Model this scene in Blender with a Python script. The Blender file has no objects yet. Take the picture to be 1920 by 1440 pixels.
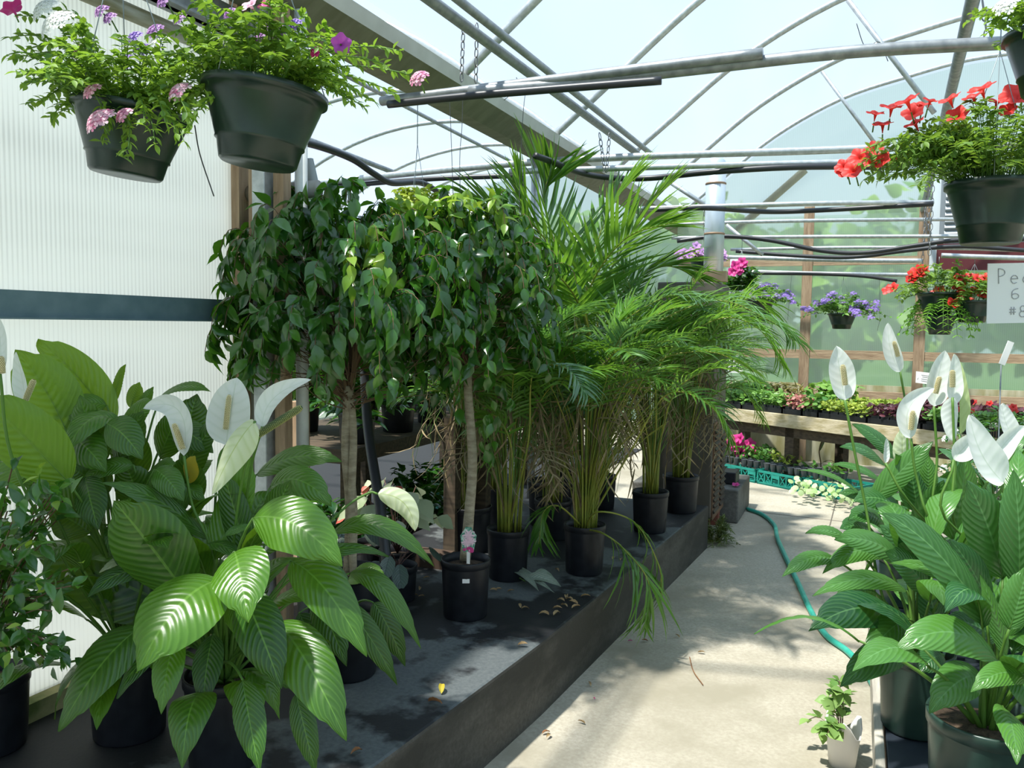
import bpy, math, random
import numpy as np
from mathutils import Vector
random.seed(7); rng = np.random.default_rng(7)
scn = bpy.context.scene
COL = scn.collection
# ------------------------------------------------------------------ camera
FPX = 1550.0; PITCH = math.radians(4.06); ROLL = .0125; YAW = math.radians(22.6); EYE = 1.55
FW = np.array([-math.sin(YAW)*math.cos(PITCH), math.cos(YAW)*math.cos(PITCH), -math.sin(PITCH)])
_r = np.array([math.cos(YAW), math.sin(YAW), 0]); _u = np.cross(_r, FW)
CR = _r*math.cos(ROLL)+_u*math.sin(ROLL); CU = _u*math.cos(ROLL)-_r*math.sin(ROLL)
C0 = np.array([0, 0, EYE])
cam = bpy.data.cameras.new('camera'); camo = bpy.data.objects.new('camera', cam); COL.objects.link(camo)
from mathutils import Matrix
camo.matrix_world = Matrix(((CR[0], CU[0], -FW[0], 0), (CR[1], CU[1], -FW[1], 0), (CR[2], CU[2], -FW[2], EYE), (0, 0, 0, 1)))
cam.sensor_width = 36; cam.lens = 36*FPX/1920; cam.clip_start = .05; cam.clip_end = 200
scn.camera = camo
# ------------------------------------------------------------------ world, sun, exposure
w = bpy.data.worlds.new('sky'); scn.world = w; w.use_nodes = True
nt = w.node_tree; bg = nt.nodes['Background']
tc = nt.nodes.new('ShaderNodeTexCoord'); sep = nt.nodes.new('ShaderNodeSeparateXYZ'); rp = nt.nodes.new('ShaderNodeValToRGB')
nt.links.new(tc.outputs['Generated'], sep.inputs[0]); nt.links.new(sep.outputs['Z'], rp.inputs[0]); nt.links.new(rp.outputs[0], bg.inputs[0])
rp.color_ramp.elements[0].position = .0; rp.color_ramp.elements[0].color = (.74, .87, 1.0, 1)
rp.color_ramp.elements[1].position = .6; rp.color_ramp.elements[1].color = (.52, .74, 1.0, 1)
bg.inputs[1].default_value = .92
sun = bpy.data.lights.new('sun', 'SUN'); sun.energy = 7.5; sun.angle = math.radians(2.2); sun.color = (1, .95, .86)
suno = bpy.data.objects.new('sun', sun); COL.objects.link(suno)
suno.rotation_euler = Vector((-.25, -.30, .92)).to_track_quat('Z', 'Y').to_euler()
scn.view_settings.view_transform = 'Standard'; scn.view_settings.look = 'None'
scn.view_settings.exposure = 0.25; scn.view_settings.gamma = 1; scn.view_settings.use_curve_mapping = False

# ------------------------------------------------------------------ points of the place seen at a pixel
def ray(u, v): return FW+CR*((u-960)/FPX)+CU*((720-v)/FPX)
def pz(u, v, z): d = ray(u, v); return C0+d*((z-EYE)/d[2])
def pxx(u, v, x): d = ray(u, v); return C0+d*(x/d[0])
def py(u, v, y): d = ray(u, v); return C0+d*(y/d[1])
def pd(u, v, D): return C0+ray(u, v)*D
def A(*a): return np.array(a, float)
def nrm(v):
    v = np.asarray(v, float); return v/(np.linalg.norm(v, axis=-1, keepdims=True)+1e-12)
UP = A(0, 0, 1)

# ------------------------------------------------------------------ materials
MATS = {}
def mat(name, col=(.5, .5, .5), rough=.6, metal=0, col2=None, scale=8, detail=4, stretch=(1, 1, 1), bump=0, bscale=None, spec=.5, trans=0, tcol=None, ramp=(.35, .65), coat=0):
    if name in MATS: return MATS[name]
    m = bpy.data.materials.new(name); m.use_nodes = True; n = m.node_tree; L = n.links
    b = n.nodes['Principled BSDF']; out = n.nodes['Material Output']
    b.inputs['Roughness'].default_value = rough; b.inputs['Metallic'].default_value = metal
    b.inputs['Specular IOR Level'].default_value = spec; b.inputs['Coat Weight'].default_value = coat
    b.inputs['Base Color'].default_value = (*col, 1)
    csock = None
    if col2 is not None or bump:
        t = n.nodes.new('ShaderNodeTexCoord'); mp = n.nodes.new('ShaderNodeMapping'); mp.inputs['Scale'].default_value = stretch
        L.new(t.outputs['Object'], mp.inputs[0])
        nz = n.nodes.new('ShaderNodeTexNoise'); nz.inputs['Scale'].default_value = scale; nz.inputs['Detail'].default_value = detail
        L.new(mp.outputs[0], nz.inputs[0])
    if col2 is not None:
        r = n.nodes.new('ShaderNodeValToRGB'); r.color_ramp.elements[0].position = ramp[0]; r.color_ramp.elements[1].position = ramp[1]
        r.color_ramp.elements[0].color = (*col, 1); r.color_ramp.elements[1].color = (*col2, 1)
        L.new(nz.outputs[0], r.inputs[0]); L.new(r.outputs[0], b.inputs['Base Color']); csock = r.outputs[0]
    if bump:
        nb = n.nodes.new('ShaderNodeTexNoise'); nb.inputs['Scale'].default_value = bscale or scale*4; nb.inputs['Detail'].default_value = 5
        L.new(mp.outputs[0], nb.inputs[0]); bp = n.nodes.new('ShaderNodeBump'); bp.inputs['Strength'].default_value = bump; bp.inputs['Distance'].default_value = .01
        L.new(nb.outputs[0], bp.inputs['Height']); L.new(bp.outputs[0], b.inputs['Normal'])
    if trans:
        tr = n.nodes.new('ShaderNodeBsdfTranslucent'); mx = n.nodes.new('ShaderNodeMixShader'); mx.inputs[0].default_value = trans
        tr.inputs[0].default_value = (*(tcol or col), 1)
        if csock and not tcol: L.new(csock, tr.inputs[0])
        L.new(b.outputs[0], mx.inputs[1]); L.new(tr.outputs[0], mx.inputs[2]); L.new(mx.outputs[0], out.inputs[0])
    MATS[name] = m; return m

def leafmat(name, dark, light, tcol, rough=.35, trans=.3, veins=0, vcol=None, vslant=.35, spec=.5, mid=None, bumpd=.0012):
    """two greens chosen by a per-leaf value, a pale midrib and slanting side veins laid out in the leaf's own UV"""
    if name in MATS: return MATS[name]
    m = bpy.data.materials.new(name); m.use_nodes = True; n = m.node_tree; L = n.links; N = n.nodes.new
    b = n.nodes['Principled BSDF']; out = n.nodes['Material Output']
    b.inputs['Roughness'].default_value = rough; b.inputs['Specular IOR Level'].default_value = spec
    at = N('ShaderNodeAttribute'); at.attribute_name = 'tint'
    mx = N('ShaderNodeMix'); mx.data_type = 'RGBA'; mx.inputs[6].default_value = (*dark, 1); mx.inputs[7].default_value = (*light, 1)
    L.new(at.outputs['Fac'], mx.inputs[0]); cs = mx.outputs[2]
    tm = N('ShaderNodeMix'); tm.data_type = 'RGBA'; tm.inputs[6].default_value = tuple(.55*c for c in tcol)+(1,); tm.inputs[7].default_value = (*tcol, 1)
    L.new(at.outputs['Fac'], tm.inputs[0])
    if veins:
        uv = N('ShaderNodeUVMap'); sp = N('ShaderNodeSeparateXYZ'); L.new(uv.outputs[0], sp.inputs[0])
        def M(op, a, b_=None):
            q = N('ShaderNodeMath'); q.operation = op
            for i, s in enumerate((a, b_)):
                if s is None: continue
                if isinstance(s, (int, float)): q.inputs[i].default_value = s
                else: L.new(s, q.inputs[i])
            return q.outputs[0]
        ab = M('ABSOLUTE', M('SUBTRACT', sp.outputs[0], .5))
        ph = M('MULTIPLY', M('SUBTRACT', sp.outputs[1], M('MULTIPLY', M('POWER', ab, 1.35), vslant*2)), veins*6.283)
        wv = M('POWER', M('ADD', M('MULTIPLY', M('SINE', ph), .5), .5), 4.0)
        mr = M('LESS_THAN', ab, .018)
        fac = M('MAXIMUM', M('MULTIPLY', wv, .30), M('MULTIPLY', mr, .8))
        m2 = N('ShaderNodeMix'); m2.data_type = 'RGBA'; L.new(fac, m2.inputs[0]); L.new(cs, m2.inputs[6]); m2.inputs[7].default_value = (*(vcol or light), 1); cs = m2.outputs[2]
        bp = N('ShaderNodeBump'); bp.inputs['Strength'].default_value = .8; bp.inputs['Distance'].default_value = bumpd
        L.new(M('SINE', ph), bp.inputs['Height']); L.new(bp.outputs[0], b.inputs['Normal'])
    L.new(cs, b.inputs['Base Color'])
    tr = N('ShaderNodeBsdfTranslucent'); L.new(tm.outputs[2], tr.inputs[0])
    ms = N('ShaderNodeMixShader'); ms.inputs[0].default_value = trans
    L.new(b.outputs[0], ms.inputs[1]); L.new(tr.outputs[0], ms.inputs[2]); L.new(ms.outputs[0], out.inputs[0])
    MATS[name] = m; return m

def filmmat(name, tint, t_transp, t_transl, col=(.9, .93, .93), stripe=0, stripe_axis='Y', refr=0, gloss=.1, streak=None, low=.78):
    if name in MATS: return MATS[name]
    m = bpy.data.materials.new(name); m.use_nodes = True; n = m.node_tree; L = n.links; N = n.nodes.new
    n.nodes.remove(n.nodes['Principled BSDF']); out = n.nodes['Material Output']
    d = N('ShaderNodeBsdfDiffuse'); tl = N('ShaderNodeBsdfTranslucent'); tp = N('ShaderNodeBsdfTransparent'); g = N('ShaderNodeBsdfGlossy')
    g.inputs['Roughness'].default_value = .3; tp.inputs[0].default_value = (*tint, 1); d.inputs[0].default_value = (*col, 1); tl.inputs[0].default_value = (*col, 1)
    t = N('ShaderNodeTexCoord'); sp = N('ShaderNodeSeparateXYZ'); L.new(t.outputs['Object'], sp.inputs[0])
    if stripe or streak:
        src = None
        if stripe:
            q = N('ShaderNodeMath'); q.operation = 'MULTIPLY'; q.inputs[1].default_value = 6.283/stripe; L.new(sp.outputs[stripe_axis], q.inputs[0])
            s = N('ShaderNodeMath'); s.operation = 'SINE'; L.new(q.outputs[0], s.inputs[0])
            p = N('ShaderNodeMath'); p.operation = 'MULTIPLY_ADD'; p.inputs[1].default_value = .5; p.inputs[2].default_value = .5; L.new(s.outputs[0], p.inputs[0]); src = p.outputs[0]
        nz = N('ShaderNodeTexNoise'); nz.inputs['Scale'].default_value = (streak or (1,))[0]
        mp = N('ShaderNodeMapping'); mp.inputs['Scale'].default_value = (streak or (1, (1, 1, 1)))[1]; L.new(t.outputs['Object'], mp.inputs[0]); L.new(mp.outputs[0], nz.inputs[0])
        if src is None: src = nz.outputs[0]
        else:
            a = N('ShaderNodeMath'); a.operation = 'MULTIPLY_ADD'; a.inputs[1].default_value = .45; L.new(src, a.inputs[0]); L.new(nz.outputs[0], a.inputs[2]); src = a.outputs[0]
        r = N('ShaderNodeValToRGB'); r.color_ramp.elements[0].position = .3; r.color_ramp.elements[1].position = .75
        r.color_ramp.elements[0].color = tuple(c*low for c in col)+(1,); r.color_ramp.elements[1].color = (*col, 1)
        L.new(src, r.inputs[0]); L.new(r.outputs[0], d.inputs[0]); L.new(r.outputs[0], tl.inputs[0])
    a1 = N('ShaderNodeMixShader'); a1.inputs[0].default_value = .75; L.new(d.outputs[0], a1.inputs[1]); L.new(tl.outputs[0], a1.inputs[2])
    clear = tp
    if refr:
        rf = N('ShaderNodeBsdfRefraction'); rf.inputs['Roughness'].default_value = refr; rf.inputs['IOR'].default_value = 1.03; rf.inputs[0].default_value = (*tint, 1); clear = rf
    a2 = N('ShaderNodeMixShader'); a2.inputs[0].default_value = t_transp; L.new(a1.outputs[0], a2.inputs[1]); L.new(clear.outputs[0], a2.inputs[2])
    a3 = N('ShaderNodeMixShader'); a3.inputs[0].default_value = gloss*.3; L.new(a2.outputs[0], a3.inputs[1]); L.new(g.outputs[0], a3.inputs[2])
    L.new(a3.outputs[0], out.inputs[0]); MATS[name] = m; return m

GALV = mat('galvanised steel', (.40, .43, .44), .38, .55, (.54, .57, .58), 30)
GALVD = mat('weathered steel', (.22, .24, .25), .45, .5, (.33, .35, .36), 25)
DUCT = mat('duct steel', (.50, .58, .64), .35, .45, (.60, .68, .74), 12, stretch=(1, 1, .3))
HOSEB = mat('black hose', (.022, .024, .028), .4)
WIRE = mat('wire', (.06, .065, .06), .5, .4)
CHAIN = mat('chain steel', (.22, .22, .22), .4, .8)
WOOD = mat('weathered wood', (.26, .17, .10), .8, 0, (.42, .30, .19), 6, stretch=(6, 6, .8), bump=.4)
WOODH = mat('weathered rail wood', (.30, .20, .12), .8, 0, (.48, .35, .22), 6, stretch=(.8, 6, 8), bump=.4)
WOODD = mat('dark bench wood', (.045, .032, .02), .85, 0, (.09, .065, .04), 6, stretch=(1, 6, 8))
WOODL = mat('mossy bench wood', (.36, .30, .15), .8, 0, (.60, .52, .36), 5, stretch=(1.5, 1.5, 5), bump=.3)
MOSSW = mat('mossy sill wood', (.10, .13, .03), .9, 0, (.38, .34, .16), 9, bump=.4)
PVC = mat('grey white pipe', (.52, .54, .52), .45, 0, (.66, .68, .66), 10)
POTB = mat('black nursery plastic', (.009, .010, .014), .45, 0, (.015, .017, .022), 20, spec=.35)
POTG = mat('dark green plastic', (.008, .020, .015), .30, 0, (.014, .032, .024), 14)
POTR = mat('green grower pot plastic', (.016, .040, .030), .35, 0, (.025, .055, .042), 14)
SOIL = mat('potting soil', (.03, .018, .01), .95, 0, (.12, .08, .05), 60, bump=.8)
TRAY = mat('black tray plastic', (.015, .016, .018), .35)
CELL = mat('grey cell pack plastic', (.07, .075, .08), .3)
TEAL = mat('teal crate plastic', (.01, .22, .17), .4, 0, (.02, .30, .24), 10)
HOSE = mat('green garden hose', (.03, .34, .25), .4, 0, (.05, .42, .32), 20)
WHITEP = mat('white card', (.92, .92, .91), .5, trans=.15)
INK = mat('pencil grey ink', (.40, .40, .42), .7)
BARK = mat('pale bark', (.24, .20, .13), .85, 0, (.38, .33, .23), 18, stretch=(1, 1, 3), bump=.5)
TWIG = mat('twig brown', (.13, .08, .04), .8)
STEMG = mat('green stem', (.10, .22, .03), .5, trans=.15)
STEMY = mat('yellow green cane', (.30, .30, .04), .45, 0, (.16, .22, .03), 8, trans=.1)
DRY = mat('dry leaf', (.30, .19, .08), .8, 0, (.46, .34, .18), 30, trans=.15)
DRYB = mat('brown leaf', (.22, .09, .03), .8, 0, (.32, .15, .06), 30, trans=.15)
YEL = mat('yellow leaf', (.62, .46, .04), .6, 0, (.50, .42, .05), 20, trans=.25)
LILY = leafmat('peace lily leaf', (.010, .060, .008), (.085, .22, .012), (.26, .50, .02), .30, .26, 13, (.15, .32, .04), bumpd=.0006, spec=.6)
LILYR = leafmat('cooler peace lily leaf', (.014, .080, .025), (.085, .23, .035), (.18, .46, .04), .28, .24, 13, (.14, .32, .10), bumpd=.0005, spec=.6)
FICUS = leafmat('weeping fig leaf', (.010, .060, .012), (.055, .17, .018), (.20, .52, .03), .22, .26, 0, spec=.8)
FICUSY = leafmat('young fig leaf', (.10, .26, .02), (.30, .46, .06), (.45, .65, .06), .3, .4)
PALM = leafmat('palm leaflet', (.030, .12, .018), (.13, .30, .03), (.30, .58, .05), .3, .32, spec=.7)
PALMP = leafmat('pale palm leaflet', (.06, .16, .07), (.16, .33, .13), (.26, .50, .10), .25, .3, spec=.8)
PALMD = mat('dead palm leaflet', (.16, .12, .06), .7, 0, (.30, .24, .13), 20, trans=.1)
HERB = leafmat('basket foliage', (.08, .20, .03), (.26, .42, .05), (.38, .62, .05), .5, .38)
HERBR = leafmat('petunia foliage', (.06, .15, .02), (.20, .34, .05), (.34, .55, .05), .5, .35)
IVY = leafmat('ivy foliage', (.05, .20, .03), (.26, .46, .10), (.3, .55, .08), .4, .3)
LIME = leafmat('lime foliage', (.20, .32, .03), (.46, .54, .08), (.5, .62, .08), .5, .3)
PLUM = leafmat('plum foliage', (.045, .010, .018), (.14, .04, .055), (.3, .06, .08), .4, .2)
PINKF = leafmat('pink splashed foliage', (.36, .10, .09), (.60, .30, .25), (.6, .25, .2), .5, .3)
FERN = leafmat('fern frond', (.08, .25, .02), (.22, .48, .06), (.35, .7, .08), .5, .35)
CALAD = leafmat('caladium leaf', (.22, .30, .14), (.55, .60, .42), (.5, .6, .4), .5, .3)
SILVER = leafmat('silver begonia leaf', (.05, .09, .07), (.15, .20, .17), (.1, .2, .1), .4, .1, 8, (.01, .02, .015))
TREE = leafmat('tree foliage', (.06, .20, .02), (.34, .52, .08), (.35, .55, .06), .7, .3)
LILYLIT = leafmat('backlit peace lily leaf', (.05, .15, .010), (.11, .24, .018), (.32, .50, .03), .35, .38, 13, (.16, .30, .04), bumpd=.0008)  # wall glow through the leaf painted into the yellow green colour
SPATH = leafmat('white spathe', (.78, .82, .76), (.90, .91, .88), (.85, .90, .78), .4, .35, 7, (.60, .68, .56), vslant=.2, bumpd=.0002)
SPATHY = leafmat('greening spathe', (.42, .55, .14), (.75, .80, .58), (.7, .85, .3), .4, .4, 7, (.4, .5, .15), vslant=.2, bumpd=.0006)
SPADX = mat('cream spadix', (.86, .78, .48), .7); SPADB = mat('spadix core', (.26, .21, .07), .7)
SPADG = mat('green spadix', (.03, .06, .015), .6); SPADGD = mat('yellow spadix tips', (.34, .36, .12), .6)
RED = leafmat('red petal', (.62, .015, .012), (.85, .05, .035), (.9, .06, .04), .5, .3)
MAG = leafmat('magenta petal', (.55, .02, .20), (.75, .06, .32), (.8, .05, .35), .5, .3)
VIO = leafmat('violet petal', (.22, .12, .50), (.42, .28, .70), (.45, .3, .8), .5, .3)
LILAC = leafmat('lilac petal', (.38, .14, .48), (.66, .40, .70), (.7, .4, .8), .5, .35)
VIOM = leafmat('purple petal', (.30, .03, .32), (.48, .08, .45), (.5, .1, .5), .5, .3)
PINKW = leafmat('pink and white petal', (.72, .16, .36), (.92, .72, .80), (.95, .6, .7), .5, .3)
WHT = leafmat('white petal', (.80, .82, .78), (.92, .93, .9), (.9, .92, .85), .5, .3)

# ------------------------------------------------------------------ mesh building
class G:
    def __init__(s): s.V = []; s.F = []; s.U = []; s.T = []; s.n = 0
    def add(s, V, F, m=0, uv=None, t=.5):
        V = np.asarray(V, float).reshape(-1, 3); k = len(V)
        s.V.append(V); s.F.append((np.asarray(F, int)+s.n, m))
        s.U.append(np.zeros((k, 2)) if uv is None else np.asarray(uv, float).reshape(-1, 2))
        s.T.append(np.full(k, t) if np.isscalar(t) else np.asarray(t, float)); s.n += k
    def grid(s, P, m=0, uv=None, t=.5, close=False):
        """P: rows x cols x 3"""
        r, c = P.shape[:2]; I = np.arange(r*c).reshape(r, c)
        if close: J = np.concatenate([I, I[:, :1]], 1)
        else: J = I
        F = np.stack([J[:-1, :-1], J[:-1, 1:], J[1:, 1:], J[1:, :-1]], -1).reshape(-1, 4)
        s.add(P.reshape(-1, 3), F, m, uv, t)
    def box(s, c, size, m=0, ax=None):
        c = np.asarray(c, float); h = np.asarray(size, float)/2
        X, Y, Z = ax if ax is not None else (A(1, 0, 0), A(0, 1, 0), A(0, 0, 1))
        V = [c+X*h[0]*i+Y*h[1]*j+Z*h[2]*k for i in (-1, 1) for j in (-1, 1) for k in (-1, 1)]
        s.add(V, [(0, 1, 3, 2), (4, 6, 7, 5), (0, 4, 5, 1), (2, 3, 7, 6), (0, 2, 6, 4), (1, 5, 7, 3)], m)
    def tube(s, pts, r, seg=8, m=0, caps=True, t=.5):
        P = np.asarray(pts, float); k = len(P); r = np.full(k, r) if np.isscalar(r) else np.asarray(r, float)
        T = nrm(np.gradient(P, axis=0)); a = UP if abs(T[0][2]) < .9 else A(1, 0, 0)
        R = []; n0 = nrm(np.cross(T[0], a))
        for i in range(k):
            n0 = nrm(n0-T[i]*np.dot(n0, T[i])); b = np.cross(T[i], n0)
            an = np.linspace(0, 2*math.pi, seg, endpoint=False)
            R.append(P[i]+r[i]*(np.cos(an)[:, None]*n0+np.sin(an)[:, None]*b))
        base = s.n; s.grid(np.array(R), m, t=t, close=True)
        if caps:
            for row, rev in ((0, True), (k-1, False)):
                idx = np.arange(seg)+base+row*seg
                s.F.append((np.array([idx[::-1] if rev else idx]), m))
    def lathe(s, prof, c, seg=28, m=0, tilt=None):
        """prof list of (r, z)"""
        c = np.asarray(c, float); an = np.linspace(0, 2*math.pi, seg, endpoint=False)
        R = np.array([[(r*math.cos(a), r*math.sin(a), z) for a in an] for r, z in prof])
        if tilt is not None: R = R@np.array(tilt).T
        s.grid(R+c, m, close=True)
    def inst(s, tm, pos, d, n, L, W, m=0, t=.5):
        """leaf templates: tm = (V (x across -.5...5, y along 0..1, z), F, uv)"""
        V, F, UVs = tm; pos = np.atleast_2d(pos); N = len(pos); 
        if N == 0: return
        d = nrm(np.broadcast_to(d, (N, 3))); n = np.broadcast_to(n, (N, 3)); x = nrm(np.cross(d, n)); n = np.cross(x, d)
        L = np.broadcast_to(L, (N,)); W = np.broadcast_to(W, (N,))
        P = pos[:, None, :]+x[:, None, :]*(V[None, :, 0]*W[:, None])[..., None]+d[:, None, :]*(V[None, :, 1]*L[:, None])[..., None]+n[:, None, :]*(V[None, :, 2]*L[:, None]+V[None, :, 3]*W[:, None])[..., None]
        k = len(V); FF = (F[None]+(np.arange(N)*k)[:, None, None]).reshape(-1, F.shape[1])
        tt = np.repeat(np.broadcast_to(t, (N,)), k)
        s.add(P.reshape(-1, 3), FF, m, np.tile(UVs, (N, 1)), tt)
    def build(s, name, mats, parent=None, smooth=True, link=True):
        if not isinstance(mats, (list, tuple)): mats = [mats]
        V = np.concatenate(s.V); 
        off = np.array(parent.get('_o', (0, 0, 0))) if parent is not None else np.zeros(3)
        if parent is None:
            off = A((V[:, 0].min()+V[:, 0].max())/2, (V[:, 1].min()+V[:, 1].max())/2, V[:, 2].min())
        me = bpy.data.meshes.new(name)
        lv = []; ls = []; lt = []; mi = []; cur = 0
        for F, m in s.F:
            k = F.shape[1]; lv.append(F.reshape(-1)); ls.append(cur+np.arange(len(F))*k); lt.append(np.full(len(F), k)); mi.append(np.full(len(F), m)); cur += F.size
        lv = np.concatenate(lv); ls = np.concatenate(ls); lt = np.concatenate(lt); mi = np.concatenate(mi)
        me.vertices.add(len(V)); me.vertices.foreach_set('co', (V-off).astype(np.float32).ravel())
        me.loops.add(len(lv)); me.loops.foreach_set('vertex_index', lv.astype(np.int32))
        me.polygons.add(len(ls)); me.polygons.foreach_set('loop_start', ls.astype(np.int32)); me.polygons.foreach_set('loop_total', lt.astype(np.int32))
        me.polygons.foreach_set('material_index', mi.astype(np.int32)); me.polygons.foreach_set('use_smooth', np.full(len(ls), smooth))
        U = np.concatenate(s.U); uvl = me.uv_layers.new(name='UVMap'); uvl.data.foreach_set('uv', U[lv].astype(np.float32).ravel())
        T = np.concatenate(s.T); at = me.attributes.new('tint', 'FLOAT', 'POINT'); at.data.foreach_set('value', T.astype(np.float32))
        me.update(calc_edges=True); me.validate()
        for m in mats: me.materials.append(m)
        o = bpy.data.objects.new(name, me)
        if link: COL.objects.link(o)
        if parent is not None:
            o.parent = parent
            o['_o'] = [float(x) for x in off]
        else:
            o.location = off; o['_o'] = [float(x) for x in off]
        return o
def bevel(o, w_=.004):
    b = o.modifiers.new('bevel', 'BEVEL'); b.width = w_; b.segments = 2; b.limit_method = 'ANGLE'; return o
def tag(o, label, cat, group=None, kind=None):
    if kind: o['kind'] = kind
    else: o['label'] = label; o['category'] = cat
    if label and kind: o['label'] = label
    if group: o['group'] = group
    return o
def thing(name, loc, label, cat, group=None):
    o = bpy.data.objects.new(name, None); COL.objects.link(o); o.location = tuple(map(float, loc)); o.empty_display_size = .1
    o['_o'] = [float(x) for x in loc]
    return tag(o, label, cat, group)
def struct(name, g, m, smooth=False):
    o = g.build(name, m, smooth=smooth); o['kind'] = 'structure'; return o
def simple(name, g, m, label, cat, group=None, smooth=True):
    return tag(g.build(name, m, smooth=smooth), label, cat, group)

def bez(p0, p1, p2, n=12):
    """curve passing through p1 at its middle"""
    p0, p1, p2 = map(np.asarray, (p0, p1, p2)); c = 2*p1-.5*(p0+p2); t = np.linspace(0, 1, n)[:, None]
    return (1-t)**2*p0+2*t*(1-t)*c+t*t*p2
def catmull(P, n=8):
    P = np.asarray(P, float); Q = np.vstack([2*P[0]-P[1], P, 2*P[-1]-P[-2]]); out = []
    for i in range(1, len(Q)-2):
        for t in np.linspace(0, 1, n, endpoint=False):
            a, b, c, d = Q[i-1:i+3]
            out.append(.5*((2*b)+(-a+c)*t+(2*a-5*b+4*c-d)*t*t+(-a+3*b-3*c+d)*t**3))
    out.append(P[-1]); return np.array(out)
# leaf templates
def tmpl(prof, nx=2, droop=.15, fold=.25):
    ny = len(prof); V = []; U = []
    for j, (y, wd) in enumerate(prof):
        for i in range(nx+1):
            x = -1+2*i/nx; V.append((x*wd/2, y, -droop*y*y, fold*abs(x)*wd/2)); U.append((.5+x/2, y))
    F = [(j*(nx+1)+i, j*(nx+1)+i+1, (j+1)*(nx+1)+i+1, (j+1)*(nx+1)+i) for j in range(ny-1) for i in range(nx)]
    return np.array(V), np.array(F), np.array(U)
T_OVAL = tmpl([(0, .05), (.18, .6), (.4, 1), (.65, .85), (.85, .35), (1, .02)], 2, .25, .3)
T_FICUS = tmpl([(0, .04), (.13, .55), (.33, 1), (.55, .92), (.75, .5), (.88, .16), (1, .02)], 2, .28, .35)
T_SMALL = tmpl([(0, .1), (.45, 1), (1, .05)], 2, .12, .3)
T_STRAP = tmpl([(0, .5), (.25, 1), (.6, .8), (.85, .4), (1, .02)], 2, .42, .5)
T_STRAPS = tmpl([(0, .5), (.3, 1), (.7, .7), (1, .02)], 2, .12, .5)
T_ROUND = tmpl([(0, .3), (.2, .85), (.5, 1), (.8, .8), (1, .3)], 2, .2, -.3)
T_PETAL = tmpl([(0, .15), (.4, .6), (.75, 1), (1, .7)], 2, .12, .15)

def prof_lily(s): 
    s = np.clip(s, 0, 1); f = (s**.62)*(1-s)**.85; f = f/.535
    return np.where(s > .86, f*.8, f)
def prof_spathe(s):
    s = np.clip(s, 0, 1); return (s**.5)*((1-s)**.72)/.585
def orient(path, hint):
    T = nrm(np.gradient(path, axis=0)); n0 = np.asarray(hint, float); N = []
    for t in T:
        q = n0-t*np.dot(n0, t)
        if np.linalg.norm(q) < .05: q = np.cross(t, A(1, .3, 0))
        q = nrm(q); N.append(q); n0 = nrm(.6*np.asarray(hint, float)+.4*q*1.0)
    return T, np.array(N)
def blade(g, path, width, hint, m=0, t=.5, fold=.22, curl=.3, ripple=.0012, prof=prof_lily, nc=12, twist=0, wav=.02, nv=13):
    T, N = orient(path, hint); k = len(path); s = np.linspace(0, 1, k); wd = np.maximum(prof(s)*width, .0006)
    if twist:
        a = twist*s[:, None]; S0 = np.cross(T, N); N = N*np.cos(a)+S0*np.sin(a)
    S = np.cross(T, N); c = np.linspace(-1, 1, nc+1); ph = random.uniform(0, 6)
    P = np.zeros((k, nc+1, 3)); U = np.zeros((k, nc+1, 2))
    for j, cc in enumerate(c):
        h = wd/2
        z = h*(fold*abs(cc)-curl*cc*cc)+ripple*np.sin((s-.7*(abs(cc)/2)**1.35)*nv*6.283)*np.sin(np.pi*np.clip(s, 0, 1))*(min(1, abs(cc)*3))
        z = z+wav*width*np.sin(s*9+ph+cc*1.5)*cc*cc
        P[:, j] = path+S*(h*cc)[:, None]+N*z[:, None]; U[:, j, 0] = .5+cc/2; U[:, j, 1] = s
    g.grid(P, m, U, t)

# pots ------------------------------------------------------------
def pot_prof(r, h, taper=.78, rim=.012, wall=.004):
    rb = r*taper
    return [(0.001, 0.0), (rb*.96, 0), (rb, .006), (r*.98, h-.032), (r*.98, h-.030), (r+rim*.12, h-.028), (r+rim*.2, h-.004), (r+rim*.1, h), (r-wall, h), (r-wall-.003, h-.03), (rb, h-.06)]
def make_pot(root, c, r=.105, h=.25, m=None, taper=.89, soil=True, ribs=True):
    m = m or POTB; g = G(); seg = 40; an = np.linspace(0, 2*math.pi, seg, endpoint=False)
    R = []
    for i, (rr, z) in enumerate(pot_prof(r, h, taper)):
        f = np.where((np.arange(seg) % 5 == 0) & (2 <= i <= 3), .985, 1.0) if ribs else np.ones(seg)
        R.append(np.stack([rr*f*np.cos(an), rr*f*np.sin(an), np.full(seg, z)], -1))
    g.grid(np.array(R)+np.asarray(c), 0, close=True); g.build('pot', m, root)
    if soil:
        s = G(); prof = [(r-.008, h-.035), (r*.6, h-.028), (r*.25, h-.022), (.001, h-.02)]; s.lathe(prof, c, 24); s.build('soil', SOIL, root)
def cup_prof(r, h):   # hanging basket with saucer
    return [(.001, .004), (r*.60, 0), (r*.64, .006), (r*.70, h*.27), (r*.735, h*.28), (r*.73, h*.31), (r*.93, h*.80), (r*.965, h*.9), (r*1.03, h*.905), (r*1.035, h), (r*.99, h*1.005), (r*.95, h*.93), (r*.9, h*.85)]

exec_sections = None
# ================================================================== SETTING
def gbox(x0, x1, y0, y1, z0, z1, m=0, g=None):
    g = g or G(); g.box(((x0+x1)/2, (y0+y1)/2, (z0+z1)/2), (abs(x1-x0), abs(y1-y0), abs(z1-z0)), m); return g
XG = -2.1; YE = 10.25
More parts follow.
